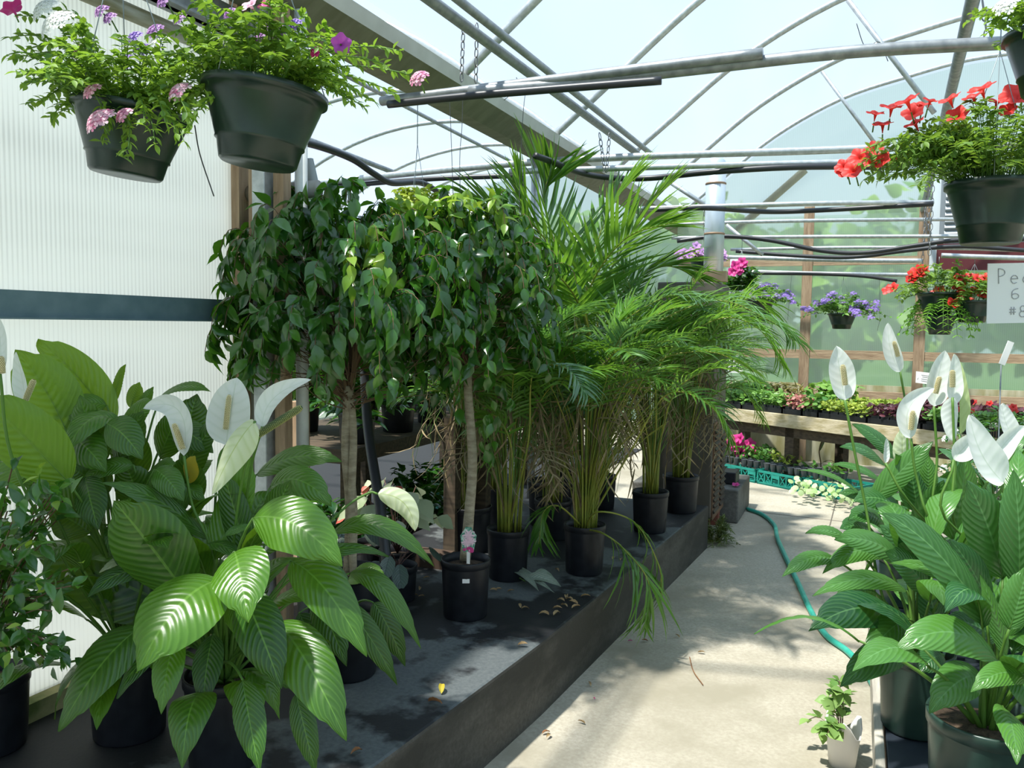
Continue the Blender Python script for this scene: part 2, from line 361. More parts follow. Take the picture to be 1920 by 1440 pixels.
# floor
def concrete(name, base, c2, dark, sc=1.2, th=(.42, .62), rough=.85, fine=60, patch=(1, 1, 1), bump=.25):
    m = bpy.data.materials.new(name); m.use_nodes = True; n = m.node_tree; L = n.links; N = n.nodes.new; b = n.nodes['Principled BSDF']
    t = N('ShaderNodeTexCoord'); mp = N('ShaderNodeMapping'); mp.inputs['Scale'].default_value = patch; L.new(t.outputs['Object'], mp.inputs[0])
    a = N('ShaderNodeTexNoise'); a.inputs['Scale'].default_value = sc; a.inputs['Detail'].default_value = 6; a.inputs['Roughness'].default_value = .6; L.new(mp.outputs[0], a.inputs[0])
    f = N('ShaderNodeTexNoise'); f.inputs['Scale'].default_value = fine; f.inputs['Detail'].default_value = 8; f.inputs['Roughness'].default_value = .7; L.new(t.outputs['Object'], f.inputs[0])
    r1 = N('ShaderNodeValToRGB'); r1.color_ramp.elements[0].position = .35; r1.color_ramp.elements[1].position = .65
    r1.color_ramp.elements[0].color = (*base, 1); r1.color_ramp.elements[1].color = (*c2, 1); L.new(f.outputs[0], r1.inputs[0])
    r2 = N('ShaderNodeValToRGB'); r2.color_ramp.elements[0].position = th[0]; r2.color_ramp.elements[1].position = th[1]
    r2.color_ramp.elements[0].color = (1, 1, 1, 1); r2.color_ramp.elements[1].color = (0, 0, 0, 1); L.new(a.outputs[0], r2.inputs[0])
    mx = N('ShaderNodeMix'); mx.data_type = 'RGBA'; L.new(r2.outputs[0], mx.inputs[0]); mx.inputs[7].default_value = (*dark, 1); L.new(r1.outputs[0], mx.inputs[6])
    L.new(mx.outputs[2], b.inputs['Base Color']); b.inputs['Roughness'].default_value = rough
    bp = N('ShaderNodeBump'); bp.inputs['Strength'].default_value = bump; bp.inputs['Distance'].default_value = .005; L.new(f.outputs[0], bp.inputs['Height']); L.new(bp.outputs[0], b.inputs['Normal'])
    return m
FLOORM = concrete('aisle concrete', (.36, .32, .25), (.50, .46, .37), (.30, .27, .20), 1.6, (.36, .60))
BEDTOP = concrete('bed top concrete', (.068, .080, .085), (.115, .128, .128), (.009, .010, .012), 1.7, (.52, .57), .65)
BEDSIDE = concrete('bed side concrete', (.060, .055, .045), (.10, .092, .078), (.032, .030, .024), 2.2, (.40, .60), .85, patch=(1, 1, 2.5))
GRASS = mat('grass ground', (.06, .13, .03), .95, 0, (.14, .22, .06), 3)
g = gbox(-8.3, 5.5, -2.5, 14.0, -.12, 0); struct('floor', g, FLOORM)
g = gbox(-60, 60, -30, 60, -.35, -.14); struct('trim_99', g, GRASS); bpy.data.objects['trim_99'].name = 'ground'
# slab joint across the aisle and the lengthwise joint
g = G(); a = pz(1400, 958, .001); b = pz(1690, 990, .001); g.tube([a, b], .003, 4); g.tube([pz(1570, 930, .001), pz(1556, 985, .001)], .005, 4)
struct('trim_1', g, mat('dark joint', (.16, .14, .11), .9))  # dark line along the slab joints

# raised bed: rotated concrete curb
bed = [(-1.30, .4), (-1.215, 1.93), (-1.105, 3.0), (-1.04, 3.99), (-.92, 5.85)]
g = G(); xl = -2.42
zt = .3; n = len(bed)
V = [(x, y, z) for x, y in bed for z in (0, zt)]+[(xl, y, z) for x, y in bed for z in (0, zt)]
F = []
for i in range(n-1):
    F += [(2*i, 2*i+2, 2*i+3, 2*i+1)]
    F += [(2*n+2*i, 2*n+2*i+1, 2*n+2*i+3, 2*n+2*i+2)]
Ft = [(2*i+1, 2*i+3, 2*n+2*i+3, 2*n+2*i+1) for i in range(n-1)]
F += [(0, 1, 2*n+1, 2*n), (2*n-2, 4*n-2, 4*n-1, 2*n-1)]
g.add(V, F, 0); g.F.append((np.array(Ft), 1))
beds = g.build('raised_bed', [BEDSIDE, BEDTOP], smooth=False); bevel(beds, .012)
tag(beds, 'long raised dark concrete bed along the left of the aisle carrying the potted plants', 'planting bed')
# second concrete block beyond the cabinet
g = G(); g.box((-1.25, 7.04, .135), (.86, .75, .27)); 
o = tag(bevel(g.build('concrete_block', [concrete('block concrete', (.10, .10, .09), (.18, .175, .16), (.06, .06, .05), 3)], smooth=False), .012), 'low grey concrete block by the hose, beyond the heater cabinet', 'concrete block')

# polycarbonate wall on the left
POLY = filmmat('fluted polycarbonate', (.9, .92, .9), .10, .6, (.86, .885, .87), stripe=.0165, stripe_axis='Y', streak=(1.0, (.4, .4, 3.)), low=.72)
g = gbox(-2.386, -2.37, -2.5, 2.70, .36, 2.95); struct('wall_left', g, POLY)
g = gbox(-2.40, -2.32, -2.5, 2.70, .3, .36); o = struct('trim_2', g, MOSSW)
BLUEG = mat('blue grey painted rail', (.10, .165, .185), .5, 0, (.14, .21, .23), 12)
g = G(); g.box((-2.357, .15, 1.597), (.024, 5.3, .082)); g.box((-2.338, .15, 1.553), (.05, 5.3, .006)); o = struct('trim_3', g, BLUEG)
g = gbox(-2.41, -2.33, 2.70, 2.76, 0, 2.85, 0); struct('trim_4', g, WOOD)
g = gbox(-2.37, -2.34, 2.762, 2.79, 0, 2.85, 0); struct('trim_5', g, mat('grey aluminium strip', (.34, .35, .34), .5, .4))
g = G(); g.tube([(-2.31, -2.5, 2.575), (-2.31, 2.75, 2.59)], .028, 12); simple('wall_pipe', g, mat('mossy white pipe', (.50, .50, .44), .6, 0, (.25, .23, .12), 6, stretch=(1, 1, 6)), 'mossy pale pipe running along the top of the white fluted wall', 'pipe')
g = G(); g.box((-2.28, .3, 2.70), (.05, 5.2, .11)); g.box((-2.25, .3, 2.65), (.06, 5.2, .01)); simple('steel_channel', g, GALVD, 'galvanised steel channel high on the wall above the mossy pipe', 'beam', smooth=False)
# second fluted panel seen past the wall's edge
POLY2 = filmmat('far fluted polycarbonate', (.9, .92, .9), .2, .6, (.82, .86, .84), stripe=.03, stripe_axis='X', low=.85)
a = pxx(446, 410, -3.0)
g = gbox(-8.0, py(482, 500, 3.36)[0], 3.35, 3.37, 0, 1.98); struct('wall_partition', g, POLY2)

# roof hoops and film, right bay
prof = catmull([(-2.1, 0, 2.87), (-1.59, 0, 3.28), (-.97, 0, 3.76), (-.27, 0, 4.12), (.41, 0, 4.30), (.97, 0, 4.41), (1.55, 0, 4.44)], 5)
full = np.vstack([prof, [(3.1-x, 0, z) for x, _, z in prof[::-1][1:]]])
HO = ['nearest roof hoop overhead behind the camera', 'steel roof hoop passing above the hanging baskets', 'steel roof hoop just in front of the top left gutter stretch', 'steel roof hoop meeting the gutter by the first chain', 'steel roof hoop meeting the gutter at the tie bar post', 'steel roof hoop meeting the gutter above the tall palm', 'steel roof hoop crossing the picture behind the second rod', 'last steel roof hoop before the far end wall']
for i, yy in enumerate([-.34, 1.16, 2.66, 4.16, 5.66, 7.16, 8.66, 10.12]):
    g = G(); g.tube(full+A(0, yy, 0), .026 if i < 7 else .022, 12); simple('roof_hoop', g, GALV, HO[i], 'roof hoop', 'roof hoops of the right bay')
lx = np.linspace(-8.0, -2.12, 25); lp = np.array([(x, 0, 2.87+1.25*max(0, 1-((x+5.06)/2.95)**2)**.85) for x in lx])
HL = ['nearest hoop of the left bay roof', 'left bay roof hoop seen highest above the hose', 'left bay roof hoop passing behind the hanging basket edge', 'left bay roof hoop that joins the first ridge clamp', 'left bay roof hoop that joins the second ridge clamp', 'farthest hoop of the left bay roof']
for i, yy in enumerate([5.2, 6.65, 8.1, 9.53, 10.96, 12.4]):
    g = G(); g.tube(lp+A(0, yy, 0), .025, 10); simple('roof_hoop', g, GALV, HL[i], 'roof hoop', 'roof hoops of the left bay')
FILM = filmmat('roof film', (.93, .965, 1.0),   .84, .15, (.86, .92, 1.0), streak=(1.3, (1, .3, 1)), low=.75, gloss=.03)
def film(name, P, y0, y1):
    g = G(); q = P+A(0, 0, .03); rows = []
    for y in np.linspace(y0, y1, 12): rows.append(q+A(0, y, 0))
    g.grid(np.array(rows)); o = g.build(name, FILM); o['kind'] = 'structure'
film('ceiling', full, -2.5, 10.2)
film('ceiling_left_bay', lp, 3.4, 13.4)
# gutter between the bays
GUT = mat('weathered gutter', (.15, .15, .10), .6, .1, (.21, .21, .155), 5, stretch=(1, 3, 1)); GUTL = mat('gutter lip', (.46, .46, .41), .6, .1, (.55, .55, .5), 6)
g = G(); pr = [(-2.005, 2.90), (-2.02, 2.835), (-2.13, 2.755), (-2.23, 2.755), (-2.30, 2.835), (-2.315, 2.90), (-2.30, 2.90), (-2.22, 2.79), (-2.13, 2.79), (-2.02, 2.90)]
R = np.array([[(x, y, z) for x, z in pr] for y in (-2.5, 13.4)]); R = R.transpose(1, 0, 2)
g.grid(np.vstack([R[:3], ]), 0); g.grid(R[1:7], 1); g.grid(R[6:], 0); g.F[0] = (g.F[0][0][:1], 0)
o = g.build('gutter', [GUTL, GUT], smooth=False); tag(o, 'long weathered olive gutter running overhead between the two roof bays', 'gutter')

# pipes, rods, hoses of the roof
def pipe(name, pts, r, m, label, cat='pipe', group=None, seg=10, cat_n=0):
    P = catmull(pts, 10) if len(pts) > 2 else np.asarray(pts); g = G(); g.tube(P, r, seg); return simple(name, g, m, label, cat, group)
def ext(p, q, a, b): d = q-p; return p-d*a, q+d*b
def zz(z, *uv): return [pz(u, v, z) for u, v in uv]
a, b = zz(2.88, (830, 17), (1194, 287)); d = (b-a)/np.linalg.norm(b-a)
pipe('purlin_pipe', [a-d*3, b], .026, GALVD, 'left one of two long steel pipes running away overhead, chain looped on it')
a, b = zz(2.90, (881, 17), (1219, 287)); d = (b-a)/np.linalg.norm(b-a)
pipe('purlin_pipe', [a-d*3, b+d*.1], .02, GALVD, 'right one of two long steel pipes running away overhead')
a, b = zz(2.86, (1824, 0), (1782, 177)); d = (b-a)/np.linalg.norm(b-a)
PUR = (a, d)
pipe('purlin_pipe', [a-d*2.0, a+d*((10.2-a[1])/d[1])], .028, GALVD, 'thick steel pipe running away above the red petunia basket')
a, b = zz(2.62, (715, 190), (1430, 100)); pipe('hanging_rod', [a, a+(b-a)*.5, b], .022, GALVD, 'nearest crosswise hanging rod, thinner upper pipe ending near the petunias', 'hanging rod')
P = [pz(u, v, 2.60) for u, v in [(722, 190), (880, 172), (1080, 155), (1300, 130), (1600, 97), (1935, 78)]]
pipe('hanging_rod', [P[1], P[2], P[3], P[4], P[5], P[5]+(P[5]-P[4])*.8], .024, GALVD, 'thick crosswise hanging rod in front carrying the red petunia basket', 'hanging rod')
pipe('irrigation_hose', [pz(u, v, 2.54) for u, v in [(728, 196), (880, 180), (1000, 170), (1100, 162)]]+[pz(1240, 151, 2.54)], .017, HOSEB, 'black hose tied under the nearest hanging rod', 'hose')
T1 = [pz(u, v, 2.74) for u, v in [(400, 362), (530, 350), (1003, 304), (1560, 281), (1750, 274), (1980, 266)]]
pipe('tie_bar', T1, .026, GALV, 'long steel tie bar crossing both bays at the gutter post', 'tie bar')
pipe('irrigation_hose', [pz(u, v, 2.70) for u, v in [(440, 364), (600, 352), (800, 336), (980, 329)]], .02, HOSEB, 'black hose lying under the tie bar, left bay', 'hose')
pipe('hanging_rod', [pz(u, v, 2.55) for u, v in [(955, 322), (1340, 310), (1660, 303), (1900, 300)]], .019, GALV, 'crosswise hanging rod just below the tie bar, carrying the sagging hose', 'hanging rod')
pipe('irrigation_hose', [pz(u, v, 2.52) for u, v in [(1004, 292), (1040, 305), (1090, 325), (1150, 334), (1220, 334), (1340, 322), (1500, 313), (1700, 313)]], .019, HOSEB, 'black hose sagging from the gutter post over the tall palm', 'hose')
pipe('irrigation_hose', [pxx(u, v, -2.75) for u, v in [(520, 255), (600, 275), (660, 298), (700, 325), (735, 343), (790, 343), (830, 365), (870, 382), (930, 400), (1000, 415)]], .02, HOSEB, 'long black hose drooping across the left bay above the weeping fig', 'hose')
pipe('purlin_pipe', [pz(u, v, 2.9) for u, v in [(560, 255), (735, 322)]], .022, GALVD, 'short steel pipe slanting behind the drooping hose', 'pipe')
a, b = pz(655, 145, 4.1), pz(905, 275, 4.1); d = (b-a)/np.linalg.norm(b-a)
pipe('ridge_pipe', [a-d*3, b+d*2], .024, GALVD, 'ridge pipe of the left bay with clamps', 'pipe')
pipe('hanging_rod', [pz(u, v, 2.38) for u, v in [(1180, 392), (1400, 385), (1560, 381), (1750, 380)]], .017, GALV, 'third crosswise rod from the front, thin and bright', 'hanging rod')
pipe('irrigation_hose', [pz(u, v, 2.36) for u, v in [(1225, 394), (1320, 390), (1440, 397), (1560, 393), (1750, 382)]], .017, HOSEB, 'black hose wavering along the third crosswise rod', 'hose')
pipe('tie_bar', [pz(u, v, 2.70) for u, v in [(1240, 421), (1500, 414), (1900, 410)]], .02, GALV, 'bright tie bar crossing behind the duct', 'tie bar')
pipe('hanging_rod', [py(u, v, 8.0) for u, v in [(1260, 446), (1500, 444), (1800, 443), (1990, 443)]], .017, GALV, 'fourth crosswise rod behind the duct', 'hanging rod')
pipe('irrigation_hose', [py(u, v, 7.9) for u, v in [(1270, 452), (1350, 443), (1440, 450), (1540, 470), (1620, 474), (1720, 460), (1800, 450), (1930, 448)]], .02, HOSEB, 'black hose dipping low between the rods at the far end', 'hose')
pipe('hanging_rod', [py(u, v, 9.0) for u, v in [(1370, 468), (1600, 464), (1800, 466), (1990, 472)]], .017, GALV, 'fifth crosswise rod, near the end wall', 'hanging rod')
pipe('irrigation_hose', [py(u, v, 8.9) for u, v in [(1380, 471), (1500, 480), (1600, 482), (1700, 470), (1800, 462), (1930, 470)]], .02, HOSEB, 'farther black hose sagging near the end wall', 'hose')
pipe('hanging_rod', [py(u, v, 9.9) for u, v in [(1350, 482), (1600, 488), (1730, 489)]], .026, GALV, 'bright thick rod just above the wooden end rail', 'hanging rod')
pipe('hanging_rod', [py(u, v, 9.3) for u, v in [(1395, 509), (1540, 513), (1750, 516)]], .022, GALV, 'lowest crosswise rod, carrying the purple baskets', 'hanging rod')
pipe('irrigation_hose', [py(u, v, 9.2) for u, v in [(1395, 512), (1540, 514), (1620, 518), (1682, 527)]], .018, HOSEB, 'short black hose end curving down beside the purple basket', 'hose')
pipe('hanging_rod', [py(u, v, 7.4) for u, v in [(1765, 479), (1850, 482), (1990, 486)]], .02, GALV, 'short bright rod above the far red baskets', 'hanging rod')
for (p, q, y, r, lab) in [((1590, 0), (1752, 212), 5.66, .016, 'thin steel truss brace slanting down towards the petunias'), ((1541, 134), (1640, 268), 7.1, .014, 'short thin steel truss brace with a bolted end'),
                          ((1245, 334), (1330, 390), 7.2, .02, 'steel brace slanting down to the left of the duct'), ((1362, 422), (1430, 478), 8.6, .02, 'steel brace slanting down to the right of the duct')]:
    pipe('truss_brace', [py(*p, y), py(*q, y)], r, GALV, lab, 'brace')
# film gable braces at the end arch
g = G(); g.tube([py(1380, 432, YE+.10), py(1510, 318, YE+.10)], .045, 8); struct('trim_20', g, WOOD)
# wires hanging from the rods
def wire(uvs, D, lab, group='loose tie wires hanging from the rods', r=.0016):
    pipe('tie_wire', [pd(u, v, D) for u, v in uvs], r, WIRE, lab, 'wire', group, 5)
wire([(842, 165), (846, 260), (850, 380)], 4.0, 'first thin wire hanging from the front rod over the fig')
wire([(868, 178), (866, 240), (862, 300), (864, 400)], 4.0, 'second thin wire hanging just right of the first')
wire([(992, 143), (982, 200), (975, 330), (974, 420)], 4.1, 'long thin wire hanging straight down in front of the palm')
wire([(945, 188), (960, 175), (972, 160), (968, 145), (975, 165)], 4.0, 'knotted wire end below the front rod')
wire([(365, 235), (375, 290), (401, 368)], 1.98, 'dark wire dangling below the left hanging baskets')
wire([(1606, 44), (1620, 85), (1640, 105), (1632, 88), (1650, 80), (1665, 115)], 3.3, 'twisted wire loop on the front rod at right')
wire([(1648, 512), (1650, 590), (1645, 620)], 8.72, 'thin wire hanging beside the purple basket')
wire([(1485, 510), (1480, 560), (1477, 600)], 8.98, 'thin wire hanging to the right of the palm fronds')

def chain(top, bot, lab, group='chains holding up the rods', L=.045):
    g = G(); d = bot-top; n = max(3, int(np.linalg.norm(d)/(L*.78))); dd = nrm(d)
    for i in range(n):
        c = top+d*(i+.5)/n; s_ = nrm(np.cross(dd, A(.3, 1, .2) if i % 2 else A(1, -.3, .2))); t = np.linspace(0, 2*math.pi, 13)
        ring = c+np.outer(np.cos(t)*L*.5, dd)+np.outer(np.sin(t)*L*.22, s_)
        g.tube(ring, .0028, 5, caps=False)
    simple('chain', g, CHAIN, lab, 'chain', group)
chain(pd(869, 48, 3.85), pd(865, 152, 3.85), 'left strand of the steel chain holding the front rod')
chain(pd(894, 44, 3.85), pd(892, 155, 3.85), 'right strand of the steel chain holding the front rod')
chain(pd(1124, 250, 5.1), pd(1134, 322, 5.1), 'left strand of the small chain above the tall palm', L=.05)
chain(pd(1143, 250, 5.1), pd(1137, 322, 5.1), 'right strand of the small chain above the tall palm', L=.05)
chain(pd(1842, 0, 3.05), pd(1852, 76, 3.05), 'steel chain on the front rod by the white flowers')
chain(pd(1320, 395, 7.2), pd(1322, 462, 7.2), 'thin chain hanging to the left of the duct', L=.05)
for yy, vv, lb in ((7.4, 480, 'chain dropping to the short bright rod above the far red baskets'), (8.0, 443, 'chain dropping to the fourth crosswise rod'), (9.0, 466, 'chain dropping to the fifth crosswise rod'), (9.3, 516, 'long chain dropping to the lowest rod of the far end')):
    q = PUR[0]+PUR[1]*((yy-PUR[0][1])/PUR[1][1]); zr = py(1780, vv, yy)[2]; chain(q-UP*.02, A(q[0], q[1], zr+.01), lb, L=.06)
q0 = py(1500, 444, 8.0); chain(A(q0[0], 8.66, 3.9)*A(1, 0, 0)+A(0, 8.0, 2.9), A(q0[0], 8.0, q0[2]+.01), 'thin chain at the middle of the fourth crosswise rod', L=.06) if False else None
# posts
def post(name, u0, v0, x, w_, zb, zt_, m, lab, dy=.05):
    p = pxx(u0, v0, x); g = G(); g.box((p[0], p[1], (zb+zt_)/2), (w_, dy, zt_-zb)); return tag(bevel(g.build(name, m, smooth=False), .003), lab, 'post')
post('steel_post', 495, 400, -2.16, .06, .3, 2.755, GALV, 'spangled galvanised steel post under the gutter at the wall edge', .07)
p = pxx(495, 400, -2.16)
g = G(); g.box((-2.222, p[1]+.02, 1.9), (.03, .035, 1.0)); simple('wood_batten', g, WOOD, 'short brown batten fixed to the left of the galvanised post', 'batten', smooth=False)
g = G(); g.box((-2.088, p[1]+.02, 1.53), (.05, .05, 2.46)); tag(bevel(g.build('wood_post', WOOD, smooth=False)), 'grained brown wooden post fixed to the right of the galvanised post', 'post')
q = pxx(565, 380, -2.05); g = G(); g.tube([(q[0], q[1], .3), (q[0], q[1], 2.76)], .025, 14); simple('pipe_post', g, PVC, 'upright pale grey pipe beside the brown post', 'pipe')
g = G(); g.tube([(-2.38, q[1]+.03, 1.55+(605-355)/1550*3.25), (q[0]+.04, q[1]+.06, 1.55+(605-350)/1550*3.25)], .035, 14); simple('cross_pipe', g, mat('dirty white pipe', (.16, .13, .09), .6, 0, (.42, .42, .38), 5), 'short stained pipe crossing behind the posts with a rounded pale end', 'pipe')
pipe('pipe_brace', [pd(577, 300, 3.4), pd(600, 400, 3.4), pd(640, 560, 3.4)], .024, mat('grey pipe', (.30, .33, .33), .5), 'dull grey pipe leaning beside the upright pale pipe', 'pipe')
p = pxx(1004, 330, XG-.05); g = G(); g.tube([(p[0], p[1], .301), (p[0], p[1], 2.754)], .03, 12); simple('gutter_post', g, GALV, 'round steel gutter post where the tie bar crosses, behind the palm', 'post')
pipe('standpipe', [pd(977, 332, 5.6), pd(981, 380, 5.6), pd(984, 440, 5.6)], .022, HOSEB, 'black hose hanging down in front of the gutter post', 'hose')
# gable end
POLYE = filmmat('end wall film', (.90, .97, .90), .62, .3, (.74, .84, .74), stripe=.02, stripe_axis='X', streak=(.9, (1, 1, 2)), refr=.25, low=.85)
g = gbox(-2.1, 5.2, YE+.05, YE+.06, .9, 2.86); 
q = [(x, z) for x, _, z in full]; V = [(x, YE+.055, z) for x, z in q]+[(x, YE+.055, 2.86) for x, z in q]; k = len(q)
g.add(V, [(i, i+1, k+i+1, k+i) for i in range(k-1)]); struct('wall_back', g, POLYE)
KNEE = mat('stained knee panel', (.28, .26, .11), .8, 0, (.52, .50, .36), 3.0, stretch=(3, 1, .8)); g = gbox(-2.1, 5.2, YE-.02, YE, 0, .92); struct('wall_back_lower', g, KNEE)
WIDE = mat('pale blurred film flap', (.8, .82, .8), .6, trans=.5)
k = 3
for u in (1512, 1727, 1960):
    a = py(u, 560, YE-.05); g = gbox(a[0]-.055, a[0]+.055, YE-.10, YE-.02, 0, 2.95); struct('trim_%d' % (k+7), g, WOOD); k += 1
for z, hgt in ((py(1500, 492, YE)[2], .09), (py(1540, 664, YE)[2], .10), (py(1640, 742, YE)[2], .10)):
    g = gbox(-2.05, 5.1, YE-.09, YE-.05, z-hgt/2, z+hgt/2); struct('trim_%d' % (k+7), g, WOODH); k += 1
g = G()
for s_ in (-1, 1):
    pass
a, b = py(1400, 425, YE-.04), py(1520, 300, YE-.04)
# left bay shell
LB = filmmat('left bay film', (.85, .93, .88), .5, .3, (.7, .78, .72), streak=(.8, (1, 1, 1)), refr=.25)
g = gbox(-8.05, -8.04, 3.4, 13.4, 0, 2.9); struct('wall_far_left', g, LB)
g = gbox(-8.05, XG, 13.4, 13.41, 0, 2.9); q = [(x, z) for x, _, z in lp]; V = [(x, 13.405, z) for x, z in q]+[(x, 13.405, 2.88) for x, z in q]; kk = len(q)
g.add(V, [(i, i+1, kk+i+1, kk+i) for i in range(kk-1)]); struct('wall_left_bay_end', g, LB)
g = gbox(5.2, 5.21, -2.5, YE, 0, 2.87); struct('wall_right', g, LB)
# fan, door frame and dark panel at the far right
a = py(1766, 420, YE-.15); b = py(1805, 470, YE-.15)
t = thing('exhaust_fan', (a[0]+.28, YE-.2, 1.95), 'grey louvred exhaust fan in the far end wall behind the big red basket', 'fan')
g = G(); c = (a[0]+.45, YE-.16, a[2]+.05); g.box(c, (.95, .10, .95)); g.build('housing', mat('fan housing grey', (.26, .29, .31), .5, .3), t, False)
g = G()
for i in range(14): g.box((c[0], YE-.225, c[2]-.42+i*.065), (.86, .03, .042), ax=(A(1, 0, 0), nrm(A(0, .8, -.6)), nrm(A(0, .6, .8))))
g.build('louvres', mat('fan louvre grey', (.38, .42, .44), .4, .4), t, False)
g = G(); g.box((a[0]-.06, YE-.15, 2.75), (.09, .05, 1.1)); simple('door_jamb', g, mat('white jamb', (.66, .72, .74), .5), 'white upright jamb beside the exhaust fan', 'jamb', smooth=False)
z0 = py(1800, 500, YE-.3)[2]; g = G(); g.box((a[0]+1.05, YE-.32, z0+.1), (2.2, .03, .28)); simple('header_board', g, mat('dark red board', (.10, .012, .015), .6), 'dark red board below the exhaust fan, behind the far red baskets', 'board', smooth=False)

# heater cabinet and duct
t = thing('heater_cabinet', (-1.27, 6.45, 0), 'tall grey brown heater cabinet behind the palms at the end of the raised bed', 'cabinet')
CAB = mat('cabinet grey brown', (.085, .075, .062), .6, .2, (.13, .115, .095), 6, stretch=(1, 1, .4)); RUST = mat('rusty brown panel', (.12, .06, .03), .7, .1, (.17, .10, .06), 10)
ca = (A(1, 0, 0), A(0, 1, 0), A(0, 0, 1))
g = G(); g.box((-1.155, 6.35, 1.02), (.43, .60, 1.72)); bevel(g.build('body', CAB, t, False), .01)
g = G(); g.box((-.936, 6.35, .50), (.012, .55, .72)); g.build('louvre_panel', RUST, t, False)
g = G()
for i in range(15): 
    for yy in (6.2, 6.5): g.box((-.925, yy, .2+i*.042), (.014, .22, .022), ax=(nrm(A(.8, 0, .6)), A(0, 1, 0), nrm(A(-.6, 0, .8))))
g.build('vent_slots', mat('dark slot metal', (.03, .022, .016), .6), t, False)
g = G()
for x in (-1.31, -1.0):
    for y in (6.12, 6.58): g.box((x, y, .08), (.09, .09, .16))
g.build('foot', mat('red brick foot', (.22, .07, .045), .9), t, False)
pp = py(1340, 420, 6.35); zt_ = py(1347, 297, 6.35)[2]
t = thing('flue_duct', (pp[0], 6.35, 1.885), 'round pale blue grey metal duct rising from the heater cabinet', 'duct')
g = G(); r = .073; g.tube([(pp[0], 6.35, 1.885), (pp[0], 6.35, zt_-.06)], r, 28); g.lathe([(r, 0), (r*.9, .04), (r*.6, .065), (.001, .075)], (pp[0], 6.35, zt_-.06), 28); g.build('duct_pipe', DUCT, t)
g = G(); 
for z in (2.25, 2.62): g = G(); g.lathe([(r, -.008), (r+.004, -.004), (r+.004, .004), (r, .008)], (pp[0], 6.35, z), 28); g.build('band', mat('rusty band', (.30, .20, .13), .6, .3), t)
g = G(); g.box((pp[0]+.0, 6.22, 1.925), (.24, .11, .075)); simple('wood_box', g, mat('tan wood box', (.30, .20, .12), .7, 0, (.40, .28, .18), 8), 'small tan wooden box on the cabinet in front of the duct', 'box', smooth=False)
# ================================================================== PLANTS
def px2m(px, D): return px*D/FPX
def hintv(f, side=0): return nrm((1-f)*UP+f*(-FW)+CR*side)
def lily_leaf(root, crown, b, m, t, width, hint, mt, tint=.5, fold=.2, curl=.3, twist=0, st=None, name='leaf', nseg=30, nc=10, pet=True, prof=prof_lily, wav=.02, ripple=.0011):
    g = G(); b, m, t = map(np.asarray, (b, m, t)); path = bez(b, m, t, nseg); path[:, 0] = np.maximum(path[:, 0], -2.30+.02*np.linspace(0, 1, nseg)); b = path[0]
    blade(g, path, width, hint, 0, tint, fold, curl, ripple, prof, nc, twist, wav)
    if pet:
        d = np.linalg.norm(b-crown); t0 = nrm(path[1]-path[0])
        mid = (crown+b)/2+UP*.10*d-t0*.06*d
        P = bez(crown, mid, b, 10); g.tube(P, np.linspace(.0065, .0028, 10), 7, 1, t=.5)
        rib = path[:int(nseg*.8)]; T, N = orient(path, hint); g.tube(rib-N[:len(rib)]*.0018, np.linspace(.0028, .0008, len(rib)), 5, 1)
    return g.build(name, [mt, st or STEMG], root)
def lily_px(root, crown, bD, tD, bu, bv, tu, tv, wpx, f=.5, arch=.12, side=0, mt=None, tint=None, **k):
    b = pd(bu, bv, bD); t = pd(tu, tv, tD); L = np.linalg.norm(t-b)
    m = (b+t)/2+UP*arch*L-FW*k.pop('fwd', .04)*L; D = (bD+tD)/2
    lily_leaf(root, crown, b, m, t, px2m(wpx, D)*1.38, hintv(f, side), mt or LILY, random.uniform(.2, .9) if tint is None else tint, **k)
def lily_random(root, crown, n, az0=0, az1=6.283, Lp=(.22, .40), Lb=(.22, .32), W=(.11, .155), th=(10, 62), mt=None, k=0):
    for i in range(n):
        az = az0+(az1-az0)*((i+random.random()*.7)/n); a = math.radians(random.uniform(*th)); o = A(math.cos(az), math.sin(az), 0)
        lp = random.uniform(*Lp); lb = random.uniform(*Lb)
        b = crown+o*math.sin(a)*lp+UP*math.cos(a)*lp; a2 = a+math.radians(random.uniform(5, 25)); a3 = a2+math.radians(random.uniform(30, 70))
        m = b+(o*math.sin(a2)+UP*math.cos(a2))*lb*.5; t = m+(o*math.sin(a3)+UP*math.cos(a3))*lb*.5
        h = nrm(UP*math.sin(a2+.3)-o*math.cos(a2+.3)*.9+A(random.uniform(-.3, .3), random.uniform(-.3, .3), 0))
        lily_leaf(root, crown+o*.02, b, m, t, random.uniform(*W), h, mt or LILY, random.random(), nseg=20, nc=8)
def spadix(root, a, b, r, green=False):
    g = G(); P = bez(a, (np.asarray(a)+b)/2+UP*.002, b, 8); g.tube(P, [r*.8, r, r, r, r, r*.95, r*.85, r*.45], 10, 0)
    T = nrm(np.asarray(b)-a); s1 = nrm(np.cross(T, A(.3, .2, 1))); s2 = np.cross(T, s1); L = np.linalg.norm(np.asarray(b)-a)
    rows = int(L/(r*.42)); oc = np.array([(1, 0, 0), (0, 1, 0), (-1, 0, 0), (0, -1, 0), (0, 0, 1)]); F = [(0, 1, 4), (1, 2, 4), (2, 3, 4), (3, 0, 4)]
    for i in range(rows):
        s = (i+.5)/rows; rr = r*(1 if s < .85 else math.sqrt(max(.1, 1-((s-.85)/.16)**2)))
        c0 = np.asarray(a)+(np.asarray(b)-a)*s
        for j in range(11):
            an = 6.283*(j+.5*(i % 2))/11; o = s1*math.cos(an)+s2*math.sin(an); e1 = T; e2 = np.cross(o, T); q = r*.21
            c = c0+o*rr*.93; g.add([c+(e1*x+e2*y)*q+o*z*q*1.3 for x, y, z in oc], F, 1)
    g.build('spadix', [SPADG, SPADGD] if green else [SPADB, SPADX], root)
